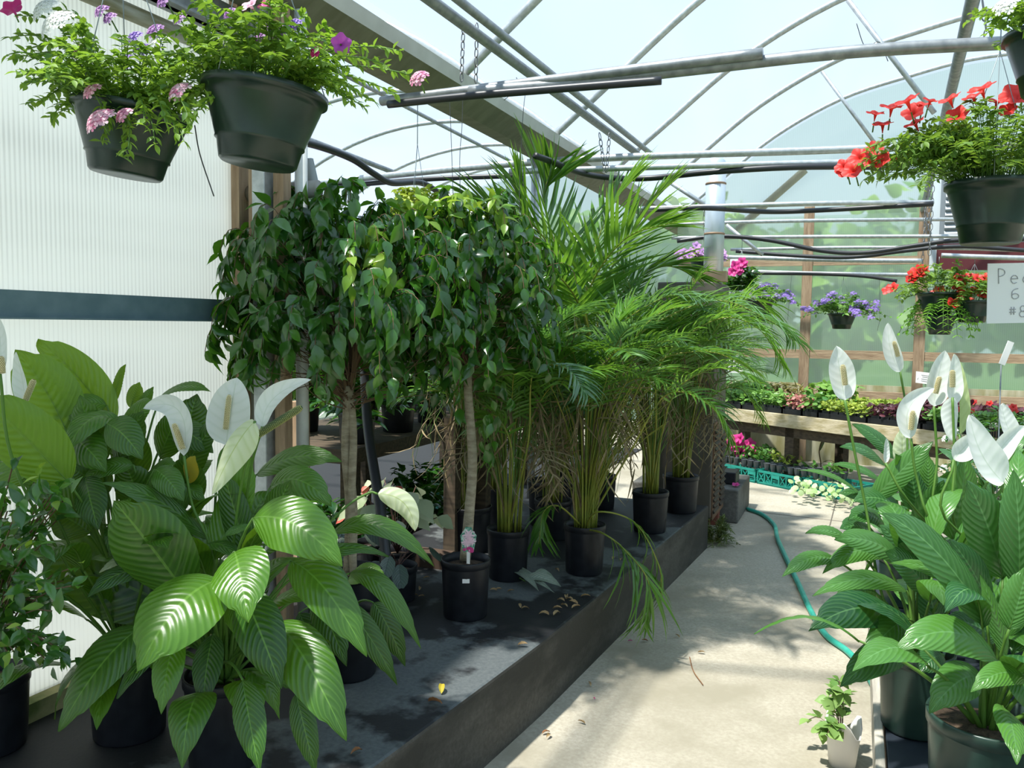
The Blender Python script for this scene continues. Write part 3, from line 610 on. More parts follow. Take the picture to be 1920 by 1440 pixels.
def flower(root, crown, stalk_px, D, base, tip, wpx, f=.85, mt=None, cup=-.5, sp=None, arch=.05, side=0, green=False, spr=.0075, mid=None, tD=None, twist=0, tint=.7, stalk=True, prof=prof_spathe):
    """spathe from base pixel to tip pixel with a spadix; stalk down to the crown through the given pixels"""
    b = pd(*base, D); t = pd(*tip, tD or D); L = np.linalg.norm(t-b); m = pd(*mid, D) if mid is not None else (b+t)/2+FW*arch*L
    g = G(); P = [crown]+[pd(u, v, d) for u, v, d in stalk_px]+[b]; P = catmull(P, 6); g.tube(P, .0038, 8, 0)
    fl = g.build('flower_stalk', STEMG, root) if stalk else root
    g = G(); path = bez(b, m, t, 26); blade(g, path, px2m(wpx, D)*1.12, hintv(f, side), 0, tint, 0, cup, .0002, prof, 10, twist, .03, nv=7)
    s_ = g.build('spathe', mt or SPATH, fl)
    if sp is not None:
        a = pd(*sp[0], D-.012); e = pd(*sp[1], D-.02); spadix(fl, a, e, spr, green)

def lilypot(name, pxbase, z, label, r=.105, h=.24, m=None, D=None, grp=None, base=None):
    c = pz(*pxbase, z) if base is None else A(*base); t = thing(name, c, label, 'plant', grp); make_pot(t, c, r, h, m); return t, c+UP*(h-.03)
# ---- front peace lily on the raised bed
t, cr = lilypot('peace_lily', (422, 1425), .3, 'large peace lily nearest the camera at left, in a black pot, several white blooms', .11, .26)
LF = [ # bD tD base tip width f arch extra
 (2.15, 2.05, 350, 1115, 213, 938, 148, .72, .05, dict(side=-.1, tint=.35)),
 (2.35, 2.2, 392, 1012, 190, 905, 62, .35, .12, dict(tint=.45)),
 (2.05, 1.85, 410, 1088, 256, 1262, 168, .62, .16, dict(side=-.1, tint=.8, fold=.12)),
 (2.05, 1.88, 440, 1035, 466, 1168, 118, .62, .14, dict(tint=.7)),
 (2.1, 2.0, 474, 972, 642, 1062, 118, .62, .16, dict(side=.1, tint=.75, fold=.1)),
 (2.15, 2.0, 545, 1052, 688, 1232, 92, .62, .14, dict(side=.1, tint=.5)),
 (2.15, 1.95, 520, 1165, 650, 1390, 104, .62, .10, dict(side=.1, tint=.45)),
 (2.1, 2.0, 455, 1110, 528, 1292, 96, .7, .08, dict(tint=.1)),
 (2.05, 1.95, 455, 1275, 487, 1448, 64, .75, .05, dict(tint=.25)),
 (2.1, 2.05, 555, 1300, 592, 1450, 50, .7, .05, dict(tint=.2)),
 (2.2, 2.05, 268, 1172, 110, 1372, 100, .62, .10, dict(side=-.1, tint=.4)),
 (2.0, 1.9, 330, 1190, 302, 1340, 62, .7, .08, dict(tint=.75)),
 (2.45, 2.4, 330, 1140, 62, 1020, 150, .62, .02, dict(side=-.2, tint=.1)),
 (2.3, 2.35, 400, 1050, 470, 855, 74, .8, .02, dict(tint=1.0, fwd=-.05)),
 (2.5, 2.4, 505, 915, 622, 950, 72, .55, .22, dict(tint=.6)),
 (2.6, 2.5, 480, 890, 642, 866, 62, .5, .12, dict(tint=.4)),
 (2.6, 2.55, 622, 1000, 814, 1062, 46, .5, .22, dict(tint=.45, fold=.3)),
 (2.55, 2.45, 655, 1075, 790, 1218, 44, .5, .22, dict(tint=.45)),
 (2.25, 2.2, 470, 985, 418, 1008, 24, .4, .1, dict(tint=.6)),
 (2.35, 2.25, 270, 1038, 186, 1074, 26, .5, .1, dict(tint=.8, mt=SPATHY)),  # back-lit leaf, its pale glow put into the colour
 (2.2, 2.1, 428, 1130, 468, 1212, 46, .6, .1, dict(tint=.8)),
 (2.3, 2.3, 460, 1050, 415, 880, 60, .7, .02, dict(tint=.25, fwd=-.05)),
 (2.35, 2.3, 500, 1010, 545, 900, 66, .7, .04, dict(tint=.15)),
 (2.4, 2.3, 560, 1075, 660, 1110, 60, .5, .15, dict(tint=.2)),
 (2.35, 2.3, 330, 1000, 290, 880, 66, .7, .05, dict(tint=.4)),
 (2.2, 2.15, 500, 1220, 560, 1300, 58, .6, .1, dict(tint=.1)),
 (2.2, 2.1, 400, 1190, 380, 1330, 60, .6, .1, dict(tint=.1)),
]
for r_ in LF:
    k = dict(r_[9]); lily_px(t, cr+A(random.uniform(-.03, .03), random.uniform(-.03, .03), 0), *r_[:9], **k)
lily_random(t, cr, 14, 0, 6.28, Lp=(.10, .26), th=(30, 85)); lily_random(t, cr, 12, 0, 6.28, Lp=(.26, .42), th=(8, 40))
flower(t, cr, [(400, 1050, 2.3), (360, 945, 2.3)], 2.3, (345, 855), (268, 766), 56, sp=((343, 842), (326, 794)), mid=(335, 770), mt=SPATH, side=-.2)
g = G(); 
flower(t, cr, [(400, 1100, 2.35), (408, 880, 2.4)], 2.4, (424, 834), (444, 708), 100, sp=((423, 805), (430, 740)), arch=-.03, cup=-.2)
flower(t, cr, [(440, 1000, 2.25), (462, 860, 2.2)], 2.15, (478, 790), (397, 928), 70, mt=SPATHY, mid=(440, 840), f=.6, cup=.5, tint=1)
flower(t, cr, [(455, 1000, 2.35), (470, 880, 2.3)], 2.25, (492, 800), (584, 712), 46, mid=(515, 745), sp=((484, 815), (566, 763)), green=True, spr=.0095, f=.7)
flower(t, cr, [(560, 1050, 2.5), (640, 958, 2.55), (690, 925, 2.6)], 2.6, (708, 926), (778, 996), 50, mt=SPATHY, mid=(757, 943), f=.7, cup=.4, tint=.9)
# ---- second peace lily behind at left, against the wall
t, cr = lilypot('peace_lily', (244, 1372), .3, 'tall peace lily against the white wall with huge yellow green leaves', .115, .25)
LB_ = [(2.4, 2.35, 128, 818, 28, 655, 120, .9, .03, dict(mt=LILYLIT, tint=1, fwd=-.06, side=.2)), (2.5, 2.5, 212, 800, 62, 636, 90, .9, .06, dict(mt=LILYLIT, tint=1, fwd=-.06)),
 (2.2, 2.1, 130, 905, -40, 735, 125, .85, .03, dict(mt=LILYLIT, tint=.95, side=.1)), (2.4, 2.25, 232, 800, 118, 860, 70, .45, .35, dict(tint=.6)),
 (2.35, 2.25, 130, 820, 200, 885, 74, .7, .10, dict(tint=.4)), (2.3, 2.25, 200, 795, 268, 862, 70, .7, .12, dict(tint=.3)),
 (2.6, 2.6, 345, 840, 370, 738, 78, .85, .03, dict(tint=.1)), (2.6, 2.55, 300, 745, 396, 735, 34, .4, .15, dict(tint=.5)),
 (2.55, 2.5, 212, 760, 236, 683, 22, .7, .1, dict(mt=LILYLIT, tint=.95)), (2.6, 2.6, 245, 765, 262, 716, 34, .8, .03, dict(mt=LILYLIT, tint=.9)), (2.6, 2.6, 262, 770, 288, 725, 24, .8, .03, dict(tint=.6)),
 (2.3, 2.2, 160, 895, 185, 995, 66, .75, .05, dict(tint=.15)), (2.35, 2.3, 250, 872, 150, 908, 46, .5, .15, dict(tint=.65)),
 (2.5, 2.45, 320, 800, 400, 850, 60, .6, .1, dict(tint=.2)), (2.4, 2.3, 260, 920, 330, 870, 60, .5, .1, dict(tint=.4)), (2.5, 2.4, 200, 760, 100, 790, 60, .5, .2, dict(tint=.5)),
 (2.45, 2.4, 310, 900, 385, 940, 50, .5, .1, dict(tint=.8)), (2.45, 2.4, 220, 870, 270, 770, 70, .7, .03, dict(tint=.25)), (2.3, 2.2, 150, 960, 40, 900, 70, .6, .1, dict(tint=.3)),
 (2.4, 2.4, 70, 900, -20, 860, 80, .7, .1, dict(tint=.5)), (2.3, 2.2, 240, 960, 220, 1060, 70, .7, .1, dict(tint=.1)), (2.4, 2.35, 190, 870, 150, 740, 74, .8, .03, dict(tint=.45)),
 (2.35, 2.3, 345, 960, 300, 905, 60, .5, .1, dict(tint=.3)), (2.3, 2.25, 290, 880, 345, 940, 55, .6, .1, dict(tint=.55))]
LB_ += [(2.45, 2.4, 170, 880, 150, 760, 84, .75, .05, dict(tint=.35)), (2.5, 2.45, 260, 900, 225, 790, 80, .7, .06, dict(tint=.2)), (2.5, 2.45, 300, 860, 345, 770, 70, .7, .08, dict(tint=.35)), (2.5, 2.45, 340, 900, 405, 800, 70, .6, .10, dict(tint=.15)),
 (2.4, 2.35, 120, 900, 60, 820, 80, .7, .08, dict(tint=.5)), (2.4, 2.3, 200, 930, 130, 880, 80, .6, .12, dict(tint=.3)), (2.4, 2.35, 270, 960, 235, 870, 80, .65, .08, dict(tint=.25)), (2.5, 2.45, 230, 830, 290, 755, 60, .6, .15, dict(tint=.6)),
 (2.35, 2.3, 170, 1000, 90, 960, 80, .6, .1, dict(tint=.1)), (2.45, 2.4, 360, 950, 345, 850, 70, .7, .05, dict(tint=.3))]
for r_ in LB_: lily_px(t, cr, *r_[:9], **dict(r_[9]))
lily_px(t, cr, 2.4, 2.35, 352, 905, 366, 855, 38, .7, .05, mt=YEL, tint=1)
lily_random(t, cr, 12, -2.2, 2.2, Lp=(.14, .34), th=(20, 75)); lily_random(t, cr, 16, -2.5, 2.5, Lp=(.3, .52), th=(8, 45))
flower(t, cr, [(120, 1000, 2.3), (60, 850, 2.3)], 2.25, (48, 768), (30, 660), 40, sp=((48, 750), (64, 712)), side=-.3)
flower(t, cr, [(90, 1000, 2.2), (20, 850, 2.1)], 2.05, (0, 700), (-5, 590), 44, sp=((4, 700), (2, 668)))
# ---- third peace lily with its pot under the fig
t, cr = lilypot('peace_lily', (655, 1262), .3, 'peace lily half hidden behind the nearest one, drooping leaf tips over a black pot', .105, .23)
for r_ in [(2.7, 2.6, 590, 1120, 650, 1250, 60, .6, .1, dict(tint=.2)), (2.7, 2.65, 640, 1130, 745, 1285, 50, .6, .1, dict(tint=.3)), (2.8, 2.8, 700, 1130, 760, 1250, 50, .6, .1, dict(tint=.15)),
           (2.7, 2.7, 600, 1060, 560, 960, 60, .5, .1, dict(tint=.2)), (2.75, 2.7, 650, 1090, 720, 1075, 50, .4, .15, dict(tint=.8)), (2.75, 2.7, 560, 1150, 620, 1290, 60, .6, .1, dict(tint=.05))]:
    lily_px(t, cr, *r_[:9], **dict(r_[9]))
# ---- right hand bench and its peace lilies
ZB = .45; bl, bn = pz(1633, 1240, ZB), pz(1641, 1440, ZB); xb = (bl[0]+bn[0])/2
t = thing('slatted_bench', (xb+.5, 2.6, 0), 'dark plastic slatted bench with a pale wooden edge, under the right peace lilies', 'bench')
y0, y1 = 1.15, 4.6
g = G(); g.box((xb+.012, (y0+y1)/2, ZB-.035), (.024, y1-y0, .09)); bevel(g.build('edge_rail', mat('pale weathered rail', (.34, .31, .26), .8, 0, (.52, .48, .40), 9, stretch=(6, .6, 6), bump=.3), t, False), .004)
BL = mat('blue black slatted plastic', (.016, .022, .032), .45, 0, (.028, .036, .048), 14)
g = G(); g.box((xb+.085, (y0+y1)/2, ZB-.02), (.11, y1-y0, .035)); g.box((xb+1.1, (y0+y1)/2, ZB-.02), (.11, y1-y0, .035))
yy = y0
while yy < y1: g.box((xb+.60, yy, ZB-.02), (.95, .028, .03)); yy += .062
for xx in (.32, .58, .84): g.box((xb+xx, (y0+y1)/2, ZB-.024), (.05, y1-y0, .034))
bevel(g.build('slatted_top', BL, t, False), .003)
for x in (xb+.08, xb+1.08):
    for y in (1.3, 2.9, 4.45): g = G(); g.box((x, y, (ZB-.04)/2), (.09, .09, ZB-.04)); g.build('leg', WOODD, t, False)
def rl(name, base, lab, r, h, m=POTR): return lilypot(name, None, 0, lab, r, h, m, base=base)
p1 = pz(1852, 1342, ZB+.225); p1[2] = ZB+.001
t, cr = rl('peace_lily', p1, 'peace lily in the frontmost green pot on the right bench, broad glossy leaves', .125, .225)
RL = [(1.85, 1.8, 1850, 1170, 1652, 962, 92, .6, .10, dict(side=.1, tint=.35)), (1.95, 1.9, 1880, 1085, 1812, 900, 92, .85, .04, dict(side=-.1, tint=.3)),
 (1.8, 1.75, 1870, 1238, 1676, 1222, 84, .5, .22, dict(tint=.9, fold=.1)), (1.85, 1.8, 1840, 1270, 1742, 1338, 78, .55, .2, dict(tint=.7)),
 (1.75, 1.7, 1922, 1275, 1820, 1298, 50, .5, .2, dict(tint=1)), (1.8, 1.65, 1880, 1325, 1907, 1434, 62, .6, .12, dict(tint=1)),
 (1.85, 1.85, 1888, 1232, 1838, 1078, 42, .8, .0, dict(tint=1, side=.2)), (1.8, 1.8, 1892, 1180, 1925, 1060, 70, .8, .0, dict(tint=.85)),
 (1.9, 1.85, 1832, 1132, 1668, 1056, 36, .5, .12, dict(tint=1)), (1.9, 1.9, 1910, 1100, 1900, 880, 80, .8, .0, dict(tint=.5)),
 (1.8, 1.75, 1900, 1250, 1960, 1350, 80, .6, .1, dict(tint=.6)), (1.95, 1.9, 1860, 1150, 1780, 1010, 70, .7, .05, dict(tint=.1)), (1.9, 1.9, 1870, 1200, 1770, 1160, 60, .5, .1, dict(tint=.2))]
lily_random(t, cr, 12, 0, 6.28, Lp=(.14, .34), th=(10, 60), mt=LILYR)
for r_ in RL: lily_px(t, cr, *r_[:9], mt=LILYR, **dict(r_[9]))
p2 = pz(1716, 1388, ZB+.001); p2[1] += .08
t, cr = rl('peace_lily', p2, 'second peace lily from the front of the right bench, leaves reaching over the aisle', .095, .225)
RL2 = [(2.15, 2.0, 1690, 1168, 1516, 1184, 84, .5, .16, dict(tint=.0)), (2.1, 2.0, 1705, 1162, 1618, 1244, 62, .6, .14, dict(tint=.6)),
 (2.15, 2.05, 1710, 1215, 1575, 1288, 70, .55, .12, dict(tint=.15)), (2.25, 2.15, 1700, 1108, 1523, 1118, 46, .45, .14, dict(tint=.75)),
 (2.3, 2.2, 1690, 1050, 1564, 1012, 58, .55, .1, dict(tint=.7)), (2.35, 2.25, 1655, 1045, 1542, 1076, 44, .5, .18, dict(tint=.8)),
 (2.3, 2.2, 1570, 1052, 1466, 1082, 40, .45, .15, dict(tint=.6)), (2.3, 2.2, 1600, 1022, 1510, 1000, 32, .45, .12, dict(tint=.8)),
 (2.3, 2.2, 1640, 1110, 1560, 1146, 50, .5, .14, dict(tint=.6)), (2.2, 2.15, 1740, 1110, 1660, 1035, 66, .6, .1, dict(tint=.4)), (2.2, 2.2, 1760, 1190, 1730, 1080, 60, .6, .05, dict(tint=.1)),
 (2.35, 2.3, 1720, 1080, 1648, 985, 66, .6, .08, dict(tint=.3)), (2.15, 2.1, 1770, 1230, 1720, 1262, 56, .5, .15, dict(tint=.15))]
lily_random(t, cr, 16, -2.1, 2.1, Lp=(.14, .34), th=(10, 60), mt=LILYR)
for r_ in RL2: lily_px(t, cr, *r_[:9], mt=LILYR, **dict(r_[9]))
flower(t, cr, [(1655, 1120, 2.3), (1625, 960, 2.35), (1603, 850, 2.35)], 2.35, (1584, 750), (1568, 648), 60, sp=((1585, 722), (1580, 684)), arch=.02, cup=-.35, tint=.6)
p3 = A(xb+.42, p2[1]+.62, ZB+.001)
t, cr = rl('peace_lily', p3, 'peace lily in the middle of the right bench with a tall upright striped leaf', .105, .225)
RL3 = [(2.5, 2.45, 1785, 1012, 1812, 852, 72, .9, .0, dict(tint=.9)), (2.55, 2.5, 1632, 942, 1750, 828, 50, .8, .05, dict(tint=.75, side=-.3)), (2.6, 2.6, 1720, 960, 1700, 850, 60, .8, .0, dict(tint=.2)),
 (2.55, 2.5, 1690, 960, 1600, 940, 60, .5, .15, dict(tint=.3)), (2.6, 2.6, 1740, 930, 1738, 850, 40, .8, .0, dict(tint=1)), (2.6, 2.5, 1660, 985, 1590, 975, 50, .5, .15, dict(tint=.4)),
 (2.55, 2.5, 1720, 1000, 1770, 900, 60, .8, .03, dict(tint=.5)), (2.6, 2.5, 1700, 900, 1678, 850, 30, .8, 0, dict(tint=1)), (2.6, 2.5, 1640, 1000, 1575, 992, 50, .5, .1, dict(tint=.2))]
for r_ in RL3: lily_px(t, cr, *r_[:9], mt=LILYR, **dict(r_[9]))
lily_random(t, cr, 20, 0, 6.28, Lp=(.15, .36), mt=LILYR)
flower(t, cr, [(1760, 1000, 2.5), (1757, 860, 2.5)], 2.5, (1751, 762), (1772, 657), 52, sp=((1754, 738), (1762, 706)), side=-.1)
flower(t, cr, [(1795, 1000, 2.45), (1792, 860, 2.45)], 2.45, (1786, 760), (1790, 664), 42, sp=((1786, 726), (1786, 694)), side=.2)
flower(t, cr, [(1795, 1000, 2.5), (1800, 900, 2.5)], 2.5, (1800, 815), (1788, 664), 40, mt=SPATHY, side=.5, tint=.4, arch=-.08)
flower(t, cr, [(1795, 1000, 2.42), (1790, 860, 2.42)], 2.42, (1786, 745), (1788, 828), 42, side=.1, cup=.4)
flower(t, cr, [(1760, 1000, 2.4), (1720, 900, 2.4)], 2.4, (1708, 822), (1752, 728), 46, sp=((1708, 806), (1712, 770)), mid=(1705, 765), side=-.3)
flower(t, cr, [(1720, 960, 2.45)], 2.45, (1660, 868), (1662, 822), 18, side=.3)
p4 = A(xb+.85, p2[1]+.45, ZB+.001)
t, cr = rl('peace_lily', p4, 'peace lily at the back right of the bench, closed white blooms', .105, .225)
lily_random(t, cr, 24, 0, 6.28, Lp=(.2, .44), mt=LILYR)
flower(t, cr, [(1880, 1000, 2.2)], 2.15, (1882, 905), (1818, 778), 74, mid=(1840, 850), f=.8, tint=1)
flower(t, cr, [(1900, 950, 2.3)], 2.3, (1905, 830), (1880, 756), 40, mid=(1885, 790), tint=1)
flower(t, cr, [(1860, 1000, 2.2)], 2.2, (1858, 882), (1925, 800), 44, mid=(1885, 830), tint=.8)
flower(t, cr, [(1800, 1000, 2.3)], 2.3, (1788, 862), (1832, 815), 50, tint=.9)
p5 = A(xb+.12, p2[1]+1.15, ZB+.001)
t, cr = rl('peace_lily', p5, 'small peace lily on the aisle side of the bench, thin leaves pointing left', .09, .20)
for r_ in [(3.1, 3.0, 1620, 932, 1495, 882, 18, .4, .1, dict(tint=.8)), (3.2, 3.2, 1680, 860, 1598, 795, 36, .6, .08, dict(tint=.3)), (3.2, 3.1, 1660, 872, 1574, 838, 34, .5, .1, dict(tint=.3)), (3.1, 3.1, 1650, 900, 1560, 870, 24, .4, .1, dict(tint=.5)),
           (3.2, 3.2, 1690, 880, 1690, 800, 36, .8, 0, dict(tint=.9, mt=SPATHY)), (3.1, 3.1, 1640, 940, 1570, 925, 30, .5, .1, dict(tint=.3)), (3.1, 3.1, 1660, 960, 1600, 960, 40, .5, .1, dict(tint=.2))]:
    k = dict(r_[9]); k.setdefault('mt', LILYR); lily_px(t, cr, *r_[:9], **k)
lily_random(t, cr, 18, -2.2, 2.2, Lp=(.12, .30), Lb=(.16, .24), W=(.07, .10), mt=LILYR)
flower(t, cr, [(1700, 900, 3.1), (1700, 780, 3.1)], 3.1, (1688, 697), (1665, 605), 36, sp=((1684, 668), (1676, 640)), mid=(1670, 655), side=-.3)
p6 = A(xb+.5, p2[1]+1.55, ZB+.001)
t, cr = rl('peace_lily', p6, 'leafy peace lily farthest back on the right bench', .09, .20)
lily_random(t, cr, 26, 0, 6.28, Lp=(.14, .38), Lb=(.18, .26), W=(.09, .12), mt=LILYR)

# ---- weeping figs
def scatter_leaves(g, P, T, size, asp, drop, tm, m, tint=(0, 1), up=.5, cen=None):
    N = len(P); dd = nrm(T*.5+rng.normal(0, .5, (N, 3))+A(0, 0, -drop)); nn = nrm(rng.normal(0, .35, (N, 3))+A(0, 0, up)+(A(.15, -.35, 0) if cen is None else nrm(P-cen)*.9))
    L = size*rng.uniform(.7, 1.2, N); g.inst(tm, P, dd, nn, L, L*asp, m, rng.uniform(*tint, N))
def fig_tree(root, trunk, fork, cen, rad, ntw, size, seedn, trad=.02, young=.06, twigs=10, per=11, mt=None, cut=None):
    r2 = random.Random(seedn); g = G(); g.tube(catmull(trunk, 6), np.linspace(trad*1.15, trad*.8, (len(trunk)-1)*6+1), 12); g.build('trunk', BARK, root)
    gb = G(); gl = G(); PP = []; TT = []; PY = []; TY = []; fork = np.asarray(fork); cen = np.asarray(cen)
    for i in range(twigs):
        a = 6.283*i/twigs+r2.uniform(-.3, .3); e = r2.uniform(-.1, 1.2); d = A(math.cos(a)*math.cos(e), math.sin(a)*math.cos(e), math.sin(e))
        q = cen+d*rad*.55; mid = (fork+q)/2+A(r2.uniform(-.05, .05), r2.uniform(-.05, .05), 0); gb.tube(bez(fork-UP*r2.uniform(0, .12), mid, q, 6), np.linspace(trad*.45, .003, 6), 6)
    for i in range(ntw):
        u = r2.uniform(-.75, 1); a = r2.uniform(0, 6.283); s = math.sqrt(1-u*u); d = A(s*math.cos(a), s*math.sin(a), u)
        if cut is not None and cut(cen+d*rad): continue
        k = r2.uniform(.78, 1.06) if r2.random() < .75 else r2.uniform(.4, .8)
        q = cen+d*rad*k; q[0] = max(q[0], -2.24); q0 = cen+d*rad*k*.45-UP*.05; end = q+nrm(d*A(1, 1, .3))*.06-UP*r2.uniform(.04, .13); P = bez(q0, q*.9+q0*.1+UP*.05, end, per+4)
        gb.tube(P[::2], .0016, 4, caps=False); P = P[3:]; T = nrm(np.gradient(P, axis=0))
        (PY if r2.random() < young and u > .2 else PP).append(P); (TY if PY and PY[-1] is P else TT).append(T)
    for i in range(70):
        a = r2.uniform(0, 6.28); o = A(math.cos(a), math.sin(a), 0); q = fork-UP*r2.uniform(-.05, .12); gb.tube(bez(q, q+o*rad[0]*.3+UP*r2.uniform(.0, .12), q+o*rad[0]*r2.uniform(.4, .8)+UP*r2.uniform(-.02, .25), 7), np.linspace(.003, .0008, 7), 4, caps=False)
    gb.build('branches', TWIG, root)
    scatter_leaves(gl, np.concatenate(PP), np.concatenate(TT), size, .52, .75, T_FICUS, 0, cen=cen)
    if PY: scatter_leaves(gl, np.concatenate(PY), np.concatenate(TY), size*.95, .5, .6, T_FICUS, 1, cen=cen)
    gl.build('foliage', [mt or FICUS, FICUSY], root)
c = pd(655, 1060, 3.37); c[2] = .3
t = thing('weeping_fig', c, 'large weeping fig with twin pale trunks and broad glossy crown beside the wall', 'tree'); make_pot(t, c, .13, .25)
fig_tree(t, [c+UP*.2, c+A(.01, 0, .5), c+A(-.012, 0, .75), c+A(0, 0, 1.0)], c+A(0, 0, 1.02), pd(640, 560, 3.35), A(.52, .46, .42), 330, .080, 1, .024, young=.10)
g = G(); g.tube(catmull([c+A(.035, -.02, .2), c+A(.03, -.03, .5), c+A(.02, 0, .8), c+A(.0, 0, 1.0)], 6), .016, 10); g.build('trunk', BARK, t)
c = pd(873, 1085, 3.56); c[2] = .3
t = thing('weeping_fig', c, 'slender weeping fig with one pale trunk in a black pot holding a pink flowered tag', 'tree'); make_pot(t, c, .105, .25)
tp = [pd(872, 1050, 3.56), pd(880, 960, 3.56), pd(886, 860, 3.58), pd(878, 740, 3.58), pd(878, 680, 3.6)]
fig_tree(t, tp, tp[-1], pd(885, 540, 3.62), A(.38, .38, .39), 230, .072, 2, .021, young=.22)
gl = G(); P = np.array([pd(u, v, 3.5) for u, v in [(905, 700), (940, 735), (915, 760), (860, 770), (820, 745), (930, 790), (960, 760), (905, 840), (918, 855), (990, 640), (1000, 625), (870, 690), (840, 700), (925, 660)]]); scatter_leaves(gl, np.repeat(P, 3, 0)+rng.normal(0, .02, (len(P)*3, 3)), np.tile(A(0, 0, -1), (len(P)*3, 1)), .075, .55, 1, T_FICUS, 0); gl.build('low_leaves', FICUS, t)
gl = G(); PP = np.array([pd(random.uniform(735, 905), 372+abs(random.gauss(0, 26)), 3.5+random.uniform(-.1, .15)) for _ in range(110)]); scatter_leaves(gl, PP, np.tile(A(0, 0, .4), (110, 1))+rng.normal(0, .3, (110, 3)), .065, .5, .45, T_FICUS, 0); gl.build('young_leaves', FICUSY, t)
# tag and price label on its pot
tg = pd(878, 1035, 3.43); g = G(); w2 = .026
V = [tg+CR*x+UP*z for x, z in [(-.022, .0), (.022, 0), (.03, .045), (.034, .07), (.02, .085), (.012, .105), (-.012, .105), (-.022, .085), (-.034, .07), (-.03, .045)]]
V += [v+FW*.0015 for v in V]; g.add(V, [tuple(range(10))], 0); g.add(V, [tuple(range(19, 9, -1))], 0); g.build('plant_tag', mat('tag green', (.03, .20, .13), .5, 0, (.45, .60, .52), 60, ramp=(.45, .6)), t, False)
g = G(); cc_ = tg-FW*.001
for z_, x_, r_, k_ in ((.070, 0, .028, 5), (.040, -.008, .022, 5), (.045, .012, .02, 5)):
    a5 = np.arange(k_)*1.2566+.3; D5 = np.array([CR*math.cos(q)+UP*math.sin(q) for q in a5]); g.inst(T_PETAL, np.tile(cc_+UP*z_+CR*x_, (5, 1)), D5, np.tile(-FW, (5, 1)), r_, r_*.85, 0, .85)
for i in range(9): a5 = np.arange(5)*1.2566+i; D5 = np.array([CR*math.cos(q)+UP*math.sin(q) for q in a5]); g.inst(T_PETAL, np.tile(cc_+UP*random.uniform(.002, .02)+CR*random.uniform(-.018, .018), (5, 1)), D5, np.tile(-FW, (5, 1)), .007, .006, 1, .5)
g.build('tag_blossom', [PINKW, MAG], t)
g = G(); g.box(tg-UP*.02+CR*0+FW*.002, (.014, .002, .06)); g.build('tag_stake', WHITEP, t, False)
g = G(); pr_ = c+A(0, 0, .16); o_ = nrm(A(.5, -1, 0)); g.box(pr_+o_*.1005+A(0, 0, .02), (.03, .002, .018), ax=(nrm(np.cross(UP, o_)), o_, UP)); g.build('price_label', WHITEP, t, False)
# small leaved fig shrub at the lower left edge
c = pz(-20, 1400, .3)
t = thing('fig_shrub', c, 'bushy small leaved shrub at the lower left edge, in front of the white wall', 'shrub'); make_pot(t, c, .11, .22)
gb = G(); gl = G(); PP = []; TT = []
for i in range(75):
    u, v = random.uniform(-60, 150), random.uniform(850, 1290)
    if random.random() < (u-60)/160: continue
    e = pd(u, v, random.uniform(1.85, 2.25)); s = c+UP*.2; P = bez(s, (s+e)/2+UP*.08, e+A(.02, 0, .0), 14); gb.tube(P[::2], .0018, 5, caps=False); PP.append(P[6:]); TT.append(nrm(np.gradient(P, axis=0))[6:])
gb.build('branches', TWIG, t); PP = np.concatenate(PP); TT = np.concatenate(TT); N = len(PP)
scatter_leaves(gl, PP, TT, .052, .45, .1, T_OVAL, 0, up=.8); scatter_leaves(gl, PP[::7]+UP*.01, TT[::7], .045, .4, -.2, T_OVAL, 1, up=.8); gl.build('foliage', [FICUS, FICUSY], t)

# ---- palms
def frond(root, path, start, nl, Ll, W=.012, mt=None, droop=1, t0=None, name='frond', up=.35, lr=.0035, tm=None, stem=None, ang=.85):
    g = G(); path = np.asarray(path); k = len(path); g.tube(path, np.linspace(lr*1.6, lr*.35, k), 6, 1, t=.5)
    T, N = orient(path, UP); S = np.cross(T, N); nl = int(nl*.85); s = np.linspace(start, .985, nl); idx = s*(k-1); i0 = np.floor(idx).astype(int).clip(0, k-2); fr = (idx-i0)[:, None]
    P = path[i0]*(1-fr)+path[i0+1]*fr; TT = T[i0]; NN = N[i0]; SS = S[i0]; q = (s-start)/(1-start); LL = Ll*np.clip(.55+1.6*q*(1-q)*1.4-.25*q, .25, 1.1)
    tt = random.uniform(.1, .9) if t0 is None else t0
    for sd in (-1, 1):
        d = TT*(.45+.6*q)[:, None]+SS*sd*ang+NN*up+rng.normal(0, .09, (nl, 3)); n_ = NN-SS*sd*.3+rng.normal(0, .12, (nl, 3))
        g.inst(tm or T_STRAP, P, d, n_, LL*rng.uniform(.85, 1.1, nl), W, 0, np.clip(tt+rng.uniform(-.2, .2, nl), 0, 1))
    return g.build(name, [mt or PALM, stem or STEMY], root)
